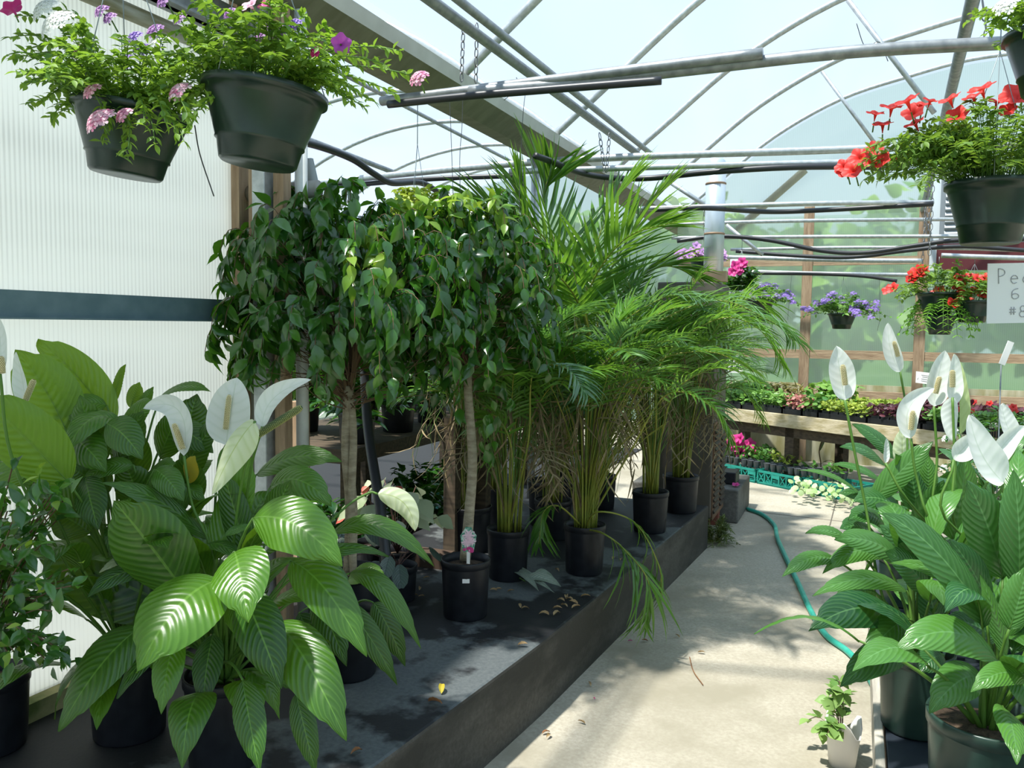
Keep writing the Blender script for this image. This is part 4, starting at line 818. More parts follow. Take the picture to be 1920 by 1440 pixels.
def areca(root, c, n, H, spread, Ll=.26, seedn=0, azr=(0, 6.283), nl=26, mt=None, dead=3, W=.0135, start=.46):
    r2 = random.Random(seedn); n = int(n*1.5); dead = (dead+1)//2
    for i in range(n):
        az = azr[0]+(azr[1]-azr[0])*((i+r2.random())/n); o = A(math.cos(az), math.sin(az), 0); h = H*r2.uniform(.72, 1.05); sp = spread*r2.uniform(.35, 1.05)
        b = c+o*r2.uniform(0, .06); m = b+UP*h*.62+o*sp*.28; e = b+UP*h*(1.0-.35*sp/spread*r2.uniform(.5, 1))+o*sp
        frond(root, bez(b, m, e, 22), start, nl, Ll*r2.uniform(.8, 1.1), W, mt or (PALMP if r2.random() < .22 else PALM))
    gd = G(); gc = G()
    for i in range(60):
        az = r2.uniform(-3.0, .6); o = A(math.cos(az), math.sin(az), 0); h0 = r2.uniform(.35, .75)*min(H, 1.3); P = bez(c+o*.05+UP*h0*.5, c+o*r2.uniform(.10, .22)+UP*h0, c+o*r2.uniform(.16, .34)+UP*h0*r2.uniform(.35, .95), 8)
        (gd if i % 3 == 0 else gc).tube(P, np.linspace(.0028, .0008, 8), 4, caps=False)
        if i % 3 == 0:
            T = nrm(np.gradient(P, axis=0)); gd.inst(T_STRAP, P[3:], T[3:]+rng.normal(0, .5, (5, 3))-UP*.8, rng.normal(0, 1, (5, 3)), .16, .010, 0, .5)
    gd.build('dead_leaves', PALMD, root); gc.build('thin_canes', STEMG, root)
    for i in range(dead):
        az = r2.uniform(-2.6, .3); o = A(math.cos(az), math.sin(az), 0); frond(root, bez(c, c+UP*.42+o*.16, c+UP*r2.uniform(.1, .45)+o*r2.uniform(.25, .4), 14), .4, 12, .2, .009, PALMD, name='dead_frond', stem=PALMD)
def fr_px(root, c, uvD, start=.45, nl=30, Ll=.26, W=.012, mt=None, t0=None, **k):
    W = max(W, .0145) if Ll < .4 else .026
    P = [c]+[pd(*q) for q in uvD]; frond(root, catmull(P, 8), start, nl, Ll, W, mt, t0=t0, **k)
c = pz(952, 1082, .3)
t = thing('areca_palm', c, 'areca palm in a black pot directly behind the single trunk fig', 'palm'); make_pot(t, c, .105, .25); s_ = c+UP*.22
areca(t, s_, 15, 1.35, .55, seedn=3, dead=4, Ll=.24)
fr_px(t, s_, [(960, 850, 3.8), (930, 780, 3.75), (900, 800, 3.7)], Ll=.2, nl=20)
fr_px(t, s_, [(990, 830, 3.8), (1000, 700, 3.7), (1060, 690, 3.6), (1100, 740, 3.55)], .6, 22, .2, mt=PALMP, t0=.2)
c = pz(1095, 1072, .3)
t = thing('areca_palm', c, 'fountain shaped areca palm with yellow canes in the black pot nearest the bed edge', 'palm'); make_pot(t, c, .105, .25); s_ = c+UP*.22
areca(t, s_, 17, 1.30, .50, seedn=5, dead=4, Ll=.25)
# bare lower canes fanning out of the pot
g = G()
for i in range(90):
    az = random.uniform(-2.9, .6) if i % 2 else random.uniform(-1.0, .5); o = A(math.cos(az), math.sin(az), 0); k_ = random.uniform(.05, .46); hh = random.uniform(.55, .95); g.tube(bez(s_+o*random.uniform(0, .05), s_+UP*hh*.55+o*k_*.35, s_+UP*hh+o*k_, 8), np.linspace(.0035, .0015, 8), 5, caps=False)
g.build('canes', STEMY, t)
for uvD in ([(1180, 850, 4.0), (1250, 740, 3.9), (1330, 760, 3.8), (1370, 830, 3.8)], [(1150, 850, 4.1), (1220, 690, 4.0), (1330, 660, 3.95), (1420, 700, 3.9)]):
    fr_px(t, s_, uvD, .5, 30, .26)
fr_px(t, s_, [(1130, 1000, 3.9), (1170, 1030, 3.85), (1215, 1090, 3.75), (1210, 1170, 3.75)], .35, 20, .30, mt=PALM, t0=.5, up=-.1, ang=.25)
fr_px(t, s_, [(1120, 960, 3.9), (1190, 980, 3.9), (1235, 1060, 3.85), (1240, 1120, 3.85)], .45, 14, .22, mt=PALM, t0=.4, up=-.1, ang=.3)
fr_px(t, s_, [(1050, 950, 4.0), (1020, 960, 3.95), (1010, 1020, 3.9)], .35, 16, .2, t0=.1, up=-.1, ang=.4)
c = pz(1218, 995, .3)
t = thing('areca_palm', c, 'areca palm behind the fountain shaped one, pale fronds reaching over the aisle', 'palm'); make_pot(t, c, .11, .25); s_ = c+UP*.22
areca(t, s_, 16, 1.45, .60, seedn=8, dead=6)
fr_px(t, s_, [(1200, 800, 4.7), (1180, 650, 4.6), (1330, 565, 4.5), (1440, 600, 4.4), (1490, 640, 4.4)], .42, 44, .34, .017, PALMP, .9)
fr_px(t, s_, [(1230, 800, 4.6), (1240, 680, 4.5), (1340, 600, 4.4), (1420, 615, 4.3), (1470, 690, 4.3)], .42, 40, .30, .016, PALM, .9)
fr_px(t, s_, [(1210, 800, 4.7), (1150, 640, 4.6), (1240, 560, 4.5), (1310, 560, 4.4)], .45, 36, .30, .016, PALMP, .6)
fr_px(t, s_, [(1240, 820, 4.6), (1270, 730, 4.5), (1350, 690, 4.4), (1430, 720, 4.3)], .42, 36, .28, .014, PALM, 1)
c = pz(1275, 958, .3)
t = thing('areca_palm', c, 'areca palm at the far end of the raised bed in front of the heater cabinet', 'palm'); make_pot(t, c, .12, .25); s_ = c+UP*.22
areca(t, s_, 18, 1.4, .55, seedn=11, dead=5, Ll=.28)
fr_px(t, s_, [(1300, 780, 5.2), (1330, 640, 5.1), (1400, 560, 5.0), (1450, 590, 5.0)], .42, 34, .32, .016, PALM, 1)
fr_px(t, s_, [(1300, 800, 5.2), (1340, 740, 5.1), (1390, 730, 5.0), (1430, 790, 5.0)], .42, 30, .28, .014, PALM, .8)
c = A(-1.75, 4.85, .3)
t = thing('majesty_palm', c, 'tall palm with big stiff fronds rising above the others to the hanging rods', 'palm'); make_pot(t, c, .14, .28); s_ = c+UP*.25
for uvD, L_ in (([(1090, 700, 5.0), (1050, 500, 5.0), (985, 400, 4.95), (960, 335, 4.9)], .50), ([(1100, 700, 5.1), (1060, 520, 5.1), (1020, 380, 5.1), (1040, 310, 5.0)], .55), ([(1110, 700, 5.0), (1100, 560, 4.9), (1170, 450, 4.7), (1270, 415, 4.6)], .52),
                ([(1100, 700, 5.1), (1100, 540, 5.1), (1140, 400, 5.1), (1190, 330, 5.1)], .5), ([(1080, 700, 5.0), (1010, 560, 4.9), (930, 470, 4.8), (880, 470, 4.7)], .45), ([(1100, 680, 4.9), (1080, 560, 4.7), (1010, 500, 4.5), (950, 560, 4.4)], .40),
                ([(1120, 700, 5.1), (1160, 560, 5.2), (1240, 500, 5.2), (1310, 520, 5.2)], .42), ([(1080, 700, 5.0), (1020, 520, 4.9), (940, 410, 4.8), (880, 370, 4.8)], .45), ([(1110, 700, 5.1), (1130, 540, 5.2), (1210, 400, 5.2), (1250, 350, 5.2)], .45)):
    fr_px(t, s_, uvD, .42, 36, L_, .022, tm=T_STRAPS, up=.12, lr=.006, ang=.75)
c = A(-1.95, 4.1, .3)
t = thing('areca_palm', c, 'shaded areca palm at the back of the bed between the two figs', 'palm'); make_pot(t, c, .12, .25); areca(t, c+UP*.22, 16, 1.45, .5, seedn=15, dead=3)
c = A(-1.9, 5.5, .3)
t = thing('areca_palm', c, 'shaded areca palm behind the tall stiff palm', 'palm'); make_pot(t, c, .12, .25); areca(t, c+UP*.22, 14, 1.6, .6, seedn=16, dead=2)
for i, (x, y) in enumerate([(-2.1, 4.75), (-1.62, 4.55), (-1.6, 5.45)]):
    c = A(x, y, .3); t = thing('areca_palm', c, 'low bushy shaded palm filling the back of the raised bed', 'palm', 'low palms at the back of the raised bed'); make_pot(t, c, .11, .23); areca(t, c+UP*.2, 14, 1.15, .42, seedn=400+i, dead=4, start=.25)
# fallen frond on the bed and empty tilted leaf
t = thing('fallen_frond', pd(930, 1052, 3.72), 'pale grey green curled frond lying on the bed beside the tagged pot', 'frond')
g = G(); a = pz(925, 1060, .345); b = pz(1050, 1108, .31)
for (p_, q_, w_) in (((925, 1055), (1040, 1112), .035), ((985, 1085), (1052, 1100), .04), ((1000, 1080), (1040, 1085), .03), ((960, 1070), (1010, 1108), .03)):
    P = bez(pz(*p_, .34), (pz(*p_, .33)+pz(*q_, .33))/2+UP*.02, pz(*q_, .315), 12); blade(g, P, w_*2, nrm(UP-FW*.6), 0, .7, .5, .1, .001)
g.build('blade', leafmat('grey green leaf', (.16, .22, .17), (.30, .36, .28), (.2, .25, .18), .4, .15, 10, (.38, .42, .34)), t)
g = G(); g.tube([pz(915, 1048, .36), pz(985, 1090, .312)], .003, 6); g.build('stem', STEMG, t)
# ================================================================== BASKETS AND FLOWERS
def petunia(g, c, n, r, m=0, t=.7):
    n = nrm(n); a = nrm(np.cross(n, A(.2, .3, 1))); b = np.cross(n, a); an = np.linspace(0, 6.283, 25)[:-1]; ph = random.uniform(0, 6); lob = 1+.13*np.cos(5*an+ph)
    R = []; T_ = []
    for rr, z, w_ in ((.04, -1.0, 0), (.10, -.6, 0), (.18, -.2, .2), (.55, .02, .8), (1.0, .06+.0, 1)):
        rad = r*rr*(1+(lob-1)*w_); zz_ = r*(z+.10*w_*np.cos(5*an+ph+1)); R.append(c+np.outer(rad*np.cos(an), a)+np.outer(rad*np.sin(an), b)+np.outer(zz_, n)); T_ += [t*(.2+.8*w_)]*24
    g.grid(np.array(R), m, t=T_, close=True)
def verbena(g, c, n, r, m=0, k=16, ps=.011):
    k = 34 if r > .03 and k == 16 else k
    n = nrm(n); a = nrm(np.cross(n, A(.2, .3, 1))); b = np.cross(n, a)
    for i in range(k):
        q = math.sqrt((i+.5)/k); an = i*2.4; o = a*math.cos(an)+b*math.sin(an); p = c+o*q*r+n*(1-q*q)*r*.5; nn = nrm(n+o*q*.8); e1 = nrm(np.cross(nn, A(.1, .9, .3))); e2 = np.cross(nn, e1)
        D = np.array([nn*.15+e1*math.cos(x)+e2*math.sin(x) for x in np.arange(5)*1.2566+i]); g.inst(T_PETAL, np.tile(p, (5, 1)), D, np.tile(nn, (5, 1)), ps, ps*.75, m, rng.uniform(.0, 1, 5))
def bushy(gl, gs, c, r, n, reach, rise, leaf, per, droop=.25, azr=(0, 6.283), m=0, asp=.5, tint=(0, 1), tm=None, seedn=0, out=.6):
    r2 = random.Random(seedn); ends = []
    for i in range(n):
        az = r2.uniform(*azr); o = A(math.cos(az), math.sin(az), 0); q = r*math.sqrt(r2.random())*.85; b = c+A(math.cos(az)*q, math.sin(az)*q, 0)
        R_ = reach*r2.uniform(.15, 1); h = rise*r2.uniform(.45, 1.05)*(1-.35*R_/reach); e = b+o*R_+UP*(h-droop*(R_/reach)**2); md = (b+e)/2+UP*h*.35; P = bez(b, md, e, per+2)
        gs.tube(P, .0013, 4, caps=False); T = nrm(np.gradient(P, axis=0)); P = P[2:]; T = T[2:]; k = len(P)
        for sg in (-1, 1):
            sd = nrm(np.cross(T, UP+.01)); d = T*.5+sd*sg*.9+rng.normal(0, .3, (k, 3))+UP*.15; nn = rng.normal(0, .3, (k, 3))+UP
            L = leaf*rng.uniform(.6, 1.2, k); gl.inst(tm or T_OVAL, P, d, nn, L, L*asp, m, rng.uniform(*tint, k))
        ends.append((P[-1], T[-1]))
    return ends
def basket(name, rim, r, h, label, hook_z, m=POTG, tilt=(0, 0), wires=True, grp=None, cat='hanging basket'):
    rim = np.asarray(rim); base = rim-UP*h; t = thing(name, base, label, cat, grp)
    tx, ty = tilt; Rm = np.array(Matrix.Rotation(tx, 3, 'X') @ Matrix.Rotation(ty, 3, 'Y'))
    g = G(); g.lathe(cup_prof(r, h), base, 40, tilt=Rm); g.build('basket', m, t)
    g = G(); g.lathe([(r*.9, h*.86), (r*.5, h*.92), (.001, h*.94)], base, 20, tilt=Rm); g.build('soil', SOIL, t)
    if wires:
        g = G(); top = A(rim[0], rim[1], min(hook_z-.06, rim[2]+.45))
        for a in (.4, 2.5, 4.6): g.tube([base+Rm@A(r*math.cos(a), r*math.sin(a), h), top], .0014, 5)
        g.tube([top, A(rim[0], rim[1], hook_z)], .0022, 6); g.build('hanger', mat('hanger wire', (.20, .24, .24), .4, .5), t)
    return t, rim
# rod that carries the two near baskets (above the frame)
rimA = pd(482, 168, 1.98); rimB = pd(233, 205, 2.08)
g = G(); g.tube([A(rimB[0]-.25, rimB[1], 2.66), A(rimA[0]+2.4, rimB[1]+(rimA[1]-rimB[1])/(rimA[0]-rimB[0])*(rimA[0]+2.4-rimB[0]), 2.66)], .022, 10); simple('hanging_rod', g, GALV, 'crosswise rod just above the picture carrying the two near left baskets', 'hanging rod')
for nm, rim, r, h, lab, tl, sd, seedn in (('hanging_basket', rimB, .137, .165, 'left of the two near hanging baskets, with pink and white verbena spilling over its side', (-.05, .12), 1, 21), ('hanging_basket', rimA, .143, .178, 'larger near hanging basket beside the wall post, light green trailing shoots', (-.06, .10), 2, 22)):
    t, rm = basket(nm, rim, r, h, lab, 2.66, tilt=tl)
    gl = G(); gs = G(); c0 = rm-UP*.02
    ends = bushy(gl, gs, c0, r, 120 if sd == 2 else 115, .17, .20, .026, 12, .05, seedn=seedn, asp=.45)
    if sd == 2:
        for (u, v, D) in [(750, 95, 1.85), (790, 148, 1.9), (700, 190, 1.85), (720, 120, 1.8), (680, 200, 1.9), (740, 175, 1.85), (640, 130, 1.85), (655, 190, 1.9), (350, 240, 1.85), (320, 150, 1.9), (345, 200, 1.9)]:
            e = pd(u, v, D); P = bez(c0+A(.05, 0, 0), (c0+e)/2+UP*.05, e, 26); gs.tube(P, .0013, 4, caps=False); T = nrm(np.gradient(P, axis=0))
            for q in range(3): sdv = nrm(np.cross(T, UP)+rng.normal(0, .5, P.shape)); gl.inst(T_OVAL, P, T*.6+sdv*(1 if q % 2 else -1), rng.normal(0, .3, P.shape)+UP, .022, .010, 0, rng.uniform(.4, 1, len(P)))
    else:
        for (u, v, D) in [(45, 30, 2.1), (30, 110, 2.1), (50, 160, 2.05), (80, 190, 2.05), (110, 20, 2.1), (95, 220, 2.0), (60, 90, 2.1), (130, 60, 2.15), (20, 70, 2.1), (190, 265, 1.9), (240, 280, 1.88), (290, 270, 1.88), (330, 250, 1.85), (230, 295, 1.9), (185, 210, 1.92), (350, 210, 1.85), (345, 265, 1.85), (310, 230, 1.85), (270, 235, 1.88)]:
            e = pd(u, v, D); P = bez(c0+A(-.03, -.05, 0), (c0+e)/2+UP*.07, e, 20); gs.tube(P, .0013, 4, caps=False); T = nrm(np.gradient(P, axis=0))
            for q in range(3): sdv = nrm(np.cross(T, UP)+rng.normal(0, .5, P.shape)); gl.inst(T_OVAL, P, T*.6+sdv*(1 if q % 2 else -1), rng.normal(0, .3, P.shape)+UP, .026, .012, 0, rng.uniform(.1, 1, len(P)))
    gs.build('stems', STEMG, t); gl.build('foliage', HERB, t)
    def fl(u, v, D, kind, m, r_, n=None, nm='flower'):
        g = G(); c = pd(u, v, D); n = nrm(A(-.1, -.6, .5) if n is None else n)
        (petunia(g, c, n, r_) if kind == 'p' else verbena(g, c, n, r_)); 
        g.tube([c-n*.008, c-n*.03-UP*.01], .002, 5, 1); g.build(nm, [m, STEMG], t)
    if sd == 1:
        for q in [(22, 15, 2.1, 'p', MAG, .028, (-.5, -.2, .8)), (108, 45, 2.02, 'v', WHT, .046), (85, 18, 2.05, 'v', WHT, .034), (152, 96, 2.05, 'v', PINKW, .022), (298, 82, 2.1, 'v', WHT, .03), (368, 70, 2.05, 'v', WHT, .02), (187, 225, 1.88, 'v', PINKW, .034), (172, 170, 1.9, 'v', PINKW, .020), (232, 215, 1.9, 'v', PINKW, .018), (337, 172, 1.9, 'v', PINKW, .028),
                  (190, 20, 2.1, 'v', LILAC, .016), (205, 33, 2.1, 'v', LILAC, .014), (252, 70, 2.1, 'v', VIO, .018), (290, 58, 2.1, 'v', LILAC, .022), (260, 90, 2.1, 'v', VIO, .014), (275, 92, 2.1, 'v', VIO, .014), (228, 138, 2.05, 'v', VIO, .018), (235, 110, 2.1, 'v', VIO, .014), (310, 0, 2.1, 'v', LILAC, .022), (336, 34, 2.1, 'v', LILAC, .014), (380, 90, 2.1, 'v', VIO, .012)]: fl(*q)
    else:
        for q in [(468, 8, 1.95, 'p', PINKW, .024), (500, 5, 1.95, 'p', MAG, .022), (432, 25, 1.95, 'v', LILAC, .014), (528, 60, 1.9, 'v', LILAC, .020), (505, 52, 1.9, 'v', LILAC, .014), (552, 45, 1.9, 'v', VIO, .012), (640, 82, 1.85, 'p', VIOM, .022, (.5, -.5, -.1)), (592, 96, 1.85, 'v', MAG, .008), (785, 146, 1.9, 'v', PINKW, .020), (487, 68, 1.9, 'v', LILAC, .012)]: fl(*q)
# red petunia basket at right
rimC = pd(1862, 342, 2.9)
t, rm = basket('hanging_basket', rimC, .150, .215, 'big red petunia basket hanging from the front rod at right', 2.6)
gl = G(); gs = G(); bushy(gl, gs, rm-UP*.02, .14, 150, .30, .30, .030, 12, .10, seedn=31, asp=.42)
for i in range(34):
    e = pd(random.uniform(1600, 1800), random.uniform(250, 350), 2.85+random.uniform(-.1, .1)); P = bez(rm, (rm+e)/2+UP*.08, e, 18); gs.tube(P, .0015, 4, caps=False); T = nrm(np.gradient(P, axis=0))
    for q in range(3): gl.inst(T_OVAL, P, T*.5+rng.normal(0, .8, P.shape), rng.normal(0, .4, P.shape)+UP, .030, .014, 0, rng.uniform(.1, 1, len(P)))
gs.build('stems', STEMG, t); gl.build('foliage', HERBR, t)
for (u, v, s, n) in [(1600, 318, 1, 0), (1585, 318, .9, 0), (1582, 310, .8, 0), (1612, 293, 1, 0), (1640, 278, .9, 0), (1650, 300, .9, 0), (1700, 188, 1.1, 1), (1672, 200, 1, 1), (1712, 210, 1, 0), (1730, 195, .8, 1), (1655, 232, .9, 1), (1642, 212, .8, 1), (1745, 188, .7, 1), (1780, 185, 1, 1), (1795, 215, 1, 0), (1840, 165, 1.2, 1), (1825, 180, .9, 1), (1900, 175, 1.2, 0), (1912, 180, 1, 0), (1870, 190, .9, 1), (1692, 296, .7, 0), (1715, 230, .9, 1), (1890, 205, .8, 0), (1630, 300, .8, 0)]:
    g = G(); D = 2.86+random.uniform(-.08, .06); c = pd(u, v, D); n_ = nrm(A(-.25, -.75, .5)) if n == 0 else nrm(A(random.uniform(-.5, .3), -.35, .85)); petunia(g, c, n_, .037*s); g.tube([c-n_*.04*s, c-n_*.07*s-UP*.01], .0025, 5, 1); g.build('flower', [RED, STEMG], t)
# white flowers at the top right corner: basket above the frame
rimD = pd(1990, 60, 2.3); 
t, rm = basket('hanging_basket', rimD, .14, .17, 'basket off the top right corner whose white verbena tips enter the picture', 2.95, wires=True)
gl = G(); gs = G(); bushy(gl, gs, rm, .13, 60, .16, .14, .028, 10, .04, seedn=41)
for (u, v) in [(1905, 20), (1915, 60), (1895, 45), (1920, 10), (1890, 30)]:
    e = pd(u, v, 2.25); P = bez(rm, (rm+e)/2+UP*.03, e, 14); gs.tube(P, .0015, 4); gl.inst(T_OVAL, P, rng.normal(0, 1, P.shape), rng.normal(0, .4, P.shape)+UP, .03, .014, 0, .8)
gs.build('stems', STEMG, t); gl.build('foliage', HERB, t); g = G(); verbena(g, pd(1885, 12, 2.2), A(-.3, -.6, .5), .03); g.build('flower', WHT, t)
# far baskets
def far_basket(name, rim, r, h, hz, lab, fm, fcol, nfl, reach, rise, leaf, seedn, kind='p', per=7, n=60, fr=.03, cells=None):
    t, rm = basket(name, rim, r, h, lab, hz); gl = G(); gs = G(); ends = bushy(gl, gs, rm-UP*.02, r*.9, n, reach, rise, leaf, per, rise*.5, seedn=seedn)
    gs.build('stems', STEMG, t); gl.build('foliage', fm, t)
    if nfl:
        g = G(); r2 = random.Random(seedn)
        for (p, T) in r2.sample(ends*3, nfl):
            p = p+A(r2.uniform(-.02, .02), r2.uniform(-.02, .02), r2.uniform(0, .03))
            (petunia(g, p, A(r2.uniform(-.5, .5), -.6, .5), fr*r2.uniform(.7, 1.1)) if kind == 'p' else verbena(g, p, A(r2.uniform(-.5, .5), -.6, .5), fr*.8, k=6, ps=.014))
        g.build('flowers', fcol, t)
    return t
zr_ = py(1780, 481, 7.4)[2]
far_basket('hanging_basket', py(1758, 549, 7.4), .152, .18, zr_, 'red petunia basket with a fern pot hanging under it', HERBR, RED, 12, .24, .26, .045, 51, fr=.05)
far_basket('hanging_basket', py(1824, 564, 7.4), .148, .17, zr_, 'red petunia basket between the sign and the other far red basket', HERBR, RED, 12, .20, .26, .045, 52, fr=.05)
far_basket('hanging_basket', py(1579, 588, 9.3), .14, .16, py(1579, 514, 9.3)[2], 'lilac flowered basket hanging alone in front of the film wall', IVY, VIO, 60, .36, .24, .05, 53, 'v', fr=.04, n=100)
far_basket('hanging_basket', py(1425, 565, 9.3), .14, .22, py(1425, 510, 9.3)[2], 'lilac flowered basket half hidden by the palm fronds', IVY, VIO, 60, .34, .20, .05, 54, 'v', fr=.04, n=90)
ta, rm = basket('hanging_fern', py(1763, 592, 7.4), .122, .15, 'dark green pot of bright fern hanging below the red petunias', py(1758, 549, 7.4)[2]-.175)
gl = G(); gs = G()
for i in range(30):
    az = random.uniform(0, 6.28); o = A(math.cos(az), math.sin(az), 0); P = bez(rm, rm+o*.14+UP*random.uniform(.06, .14), rm+o*random.uniform(.22, .3)-UP*random.uniform(.0, .16), 14); gs.tube(P, .002, 4); T = nrm(np.gradient(P, axis=0)); sd = nrm(np.cross(T, UP))
    for sg in (-1, 1): gl.inst(T_STRAPS, P, sd*sg+T*.4, np.tile(UP, (14, 1)), .05, .018, 0, rng.uniform(.3, 1, 14))
gs.build('stems', STEMG, ta); gl.build('foliage', FERN, ta)
# mandevilla near the duct, basket in the fig, row of petunias in the left bay
t, rm = basket('hanging_basket', py(1388, 560, 8.0), .12, .14, 'dark basket with pink blooms and a picture tag beside the duct', py(1388, 444, 8.0)[2])
gl = G(); gs = G(); bushy(gl, gs, rm, .1, 36, .14, .34, .07, 7, .05, seedn=61, asp=.55, tint=(0, .4)); gs.build('stems', STEMG, t); gl.build('foliage', FICUS, t)
g = G(); [petunia(g, pd(1383+random.uniform(-10, 12), 500+random.uniform(-12, 14), 7.55), A(random.uniform(-.5, .5), -.8, .3), .045) for i in range(7)]; g.build('flowers', MAG, t)
g = G(); g.box(pd(1376, 502, 7.62), (.07, .004, .16)); g.build('plant_tag', WHITEP, t, False)
t, rm = basket('hanging_basket', pd(782, 432, 4.4), .07, .16, 'black pot of yellow green foliage hanging in the top of the weeping fig', 2.75, POTB)
gl = G(); gs = G(); bushy(gl, gs, rm, .07, 60, .16, .26, .05, 8, .05, seedn=62, tint=(.5, 1)); gs.build('stems', STEMG, t); gl.build('foliage', LIME, t)
for i, (u, v, D) in enumerate([(465, 416, 4.6), (545, 428, 5.0), (588, 440, 5.5), (625, 452, 6.0), (668, 468, 6.6), (700, 482, 7.4), (1320, 470, 8.6)]):
    wh = ['leftmost petunia basket, seen between the wall and the posts', 'petunia basket just right of the brown post', 'petunia basket behind the leaning grey pipe', 'petunia basket peeking over the fig, left', 'petunia basket peeking over the fig, middle', 'petunia basket peeking over the fig, right', 'small pale flowered basket left of the duct'][i]
    far_basket('petunia_basket', pd(u, v+14, D), .15, .16, 2.33 if i < 6 else 2.6, 'lilac '+wh if i < 6 else wh, HERB, LILAC, 46, .22, .14, .04, 70+i, fr=.05, n=50)

PB = [pd(u, v+14, D)*A(1, 1, 0)+UP*2.33 for u, v, D in [(465, 416, 4.6), (545, 428, 5.0), (588, 440, 5.5), (625, 452, 6.0), (668, 468, 6.6), (700, 482, 7.4)]]
pipe('hanging_rod', [PB[0]-(PB[1]-PB[0])]+PB+[PB[-1]+(PB[-1]-PB[-2])], .022, GALVD, 'rod slanting down behind the fig top, carrying the lilac petunia baskets', 'hanging rod')
# ================================================================== BENCH AT THE FAR END
e_ = nrm(A(.844, -.537, 0)); nb = A(.537, .844, 0); B0 = A(-1.24, 8.98, 0); ZT = .70
def bp(s, d, z): return B0+e_*s+nb*d+UP*z
t = thing('display_bench', bp(1.4, .5, 0), 'long mossy wooden bench at the far end carrying the trays of seedlings', 'bench'); ax = (e_, nb, UP)
g = G(); g.box(bp(1.6, .02, ZT-.065), (4.6, .04, .13), ax=ax); bevel(g.build('front_board', WOODL, t, False), .004)
g = G(); 
for i in range(6): g.box(bp(1.6, .12+i*.17, ZT-.015), (4.6, .12, .03), ax=ax)
g.build('slat_top', WOODD, t, False)
g = G(); g.box(bp(1.6, .07, ZT-.16), (4.5, .04, .14), ax=ax); g.build('apron', WOODD, t, False)
for s in (-.55, .74, 2.0, 3.3):
    for d in (.10, .95): g = G(); g.box(bp(s, d, (ZT-.03)/2), (.10, .10, ZT-.03), ax=ax); g.build('leg', WOODD, t, False)
def flat(s, d, L, mt, hgt, leaf, n, lab, fm=None, fcol=None, z=ZT, tint=(0, 1), asp=.7, tm=None, W=.27, grp='trays of young plants on the far bench', dens=1, tray=None, ang=None, flow=0):
    t = thing('seedling_tray', bp(s+L/2, d, z), lab, 'plant tray', grp); g = G(); c = bp(s+L/2, d, z)
    L_ = L-.012
    g.box(c+UP*.012, (L_*.94, W*.92, .024), ax=ax); g.box(c+UP*.028+nb*(-W/2+.012), (L_, .02, .045), ax=ax); g.box(c+UP*.028+nb*(W/2-.012), (L_, .02, .045), ax=ax); g.box(c+UP*.028+e_*(L_/2-.01), (.02, W, .045), ax=ax); g.box(c+UP*.028-e_*(L_/2-.01), (.02, W, .045), ax=ax)
    nx = max(3, int(L/.085))
    for i in range(nx):
        for j in range(3): cc = c+e_*((i+.5)/nx-.5)*L_*.94+nb*((j+.5)/3-.5)*W*.9; g.box(cc+UP*.05, (L_/nx*.8, W*.27, .045), ax=ax)
    g.build('tray', tray or TRAY, t, False); gl = G(); P = np.array([c+e_*random.uniform(-.5, .5)*L_*1.02+nb*random.uniform(-.5, .5)*W*1.02+UP*(.06+hgt*random.random()**.7) for _ in range(n)])
    gl.inst(tm or T_ROUND, P, rng.normal(0, 1, (n, 3))*A(1, 1, .5), rng.normal(0, .35, (n, 3))+A(-.1, -.3, 1), leaf*rng.uniform(.6, 1.2, n), leaf*asp, 0, rng.uniform(*tint, n)); gl.build('foliage', mt, t)
    if flow:
        for _ in range(flow): g = G(); petunia(g, c+e_*random.uniform(-.45, .45)*L+nb*random.uniform(-.5, .3)*W+UP*(hgt+.07), A(random.uniform(-.4, .4), -.6, .6), .03); g.build('flower', fcol, t)
    return t
flat(-.36, .17, .50, IVY, .13, .05, 420, 'tray of small bright ivy at the left end of the far bench')
flat(.15, .17, .50, IVY, .14, .05, 420, 'tray of small bright ivy behind the foremost white bloom stalk', tint=(.2, 1))
flat(.66, .17, .22, PINKF, .13, .05, 140, 'half tray of pink splashed foliage on the far bench')
flat(.89, .17, .17, IVY, .16, .07, 80, 'half tray of arrow leaved green plants beside the pink splashed one')
flat(1.07, .17, .50, LIME, .11, .04, 420, 'tray of lime yellow seedlings on the far bench')
flat(1.58, .17, .50, PLUM, .12, .045, 420, 'tray of plum coloured coleus, left of two at the front', tint=(0, 1))
flat(2.09, .17, .50, IVY, .12, .05, 360, 'tray of green bedding plants with one red bloom at the right', fcol=RED, flow=2)
flat(2.60, .17, .50, IVY, .14, .05, 360, 'tray of green bedding plants at the right end of the far bench', fcol=RED, flow=3)
flat(-.36, .50, .50, IVY, .20, .07, 260, 'back tray of mixed dark green foliage at the left of the bench', tint=(0, .4))
flat(.15, .50, .50, leafmat('bronze foliage', (.10, .09, .02), (.34, .30, .08), (.4, .3, .05), .4, .2), .20, .10, 140, 'back tray of bronze croton plants', tm=T_STRAPS, asp=.25)
flat(.66, .50, .50, IVY, .24, .10, 150, 'back tray of large leaved pale green plants', tint=(.3, 1))
flat(1.17, .50, .50, LIME, .13, .05, 300, 'back tray of yellow green seedlings', tint=(.1, .7))
flat(1.70, .50, .50, PLUM, .16, .06, 320, 'back tray of plum coleus at the middle', tint=(.2, 1))
flat(2.22, .50, .60, PLUM, .16, .06, 380, 'back tray of plum coleus at the right', tint=(.4, 1), fcol=RED, flow=4)
flat(2.84, .50, .50, PLUM, .16, .06, 300, 'back tray of plum coleus by the picture edge')
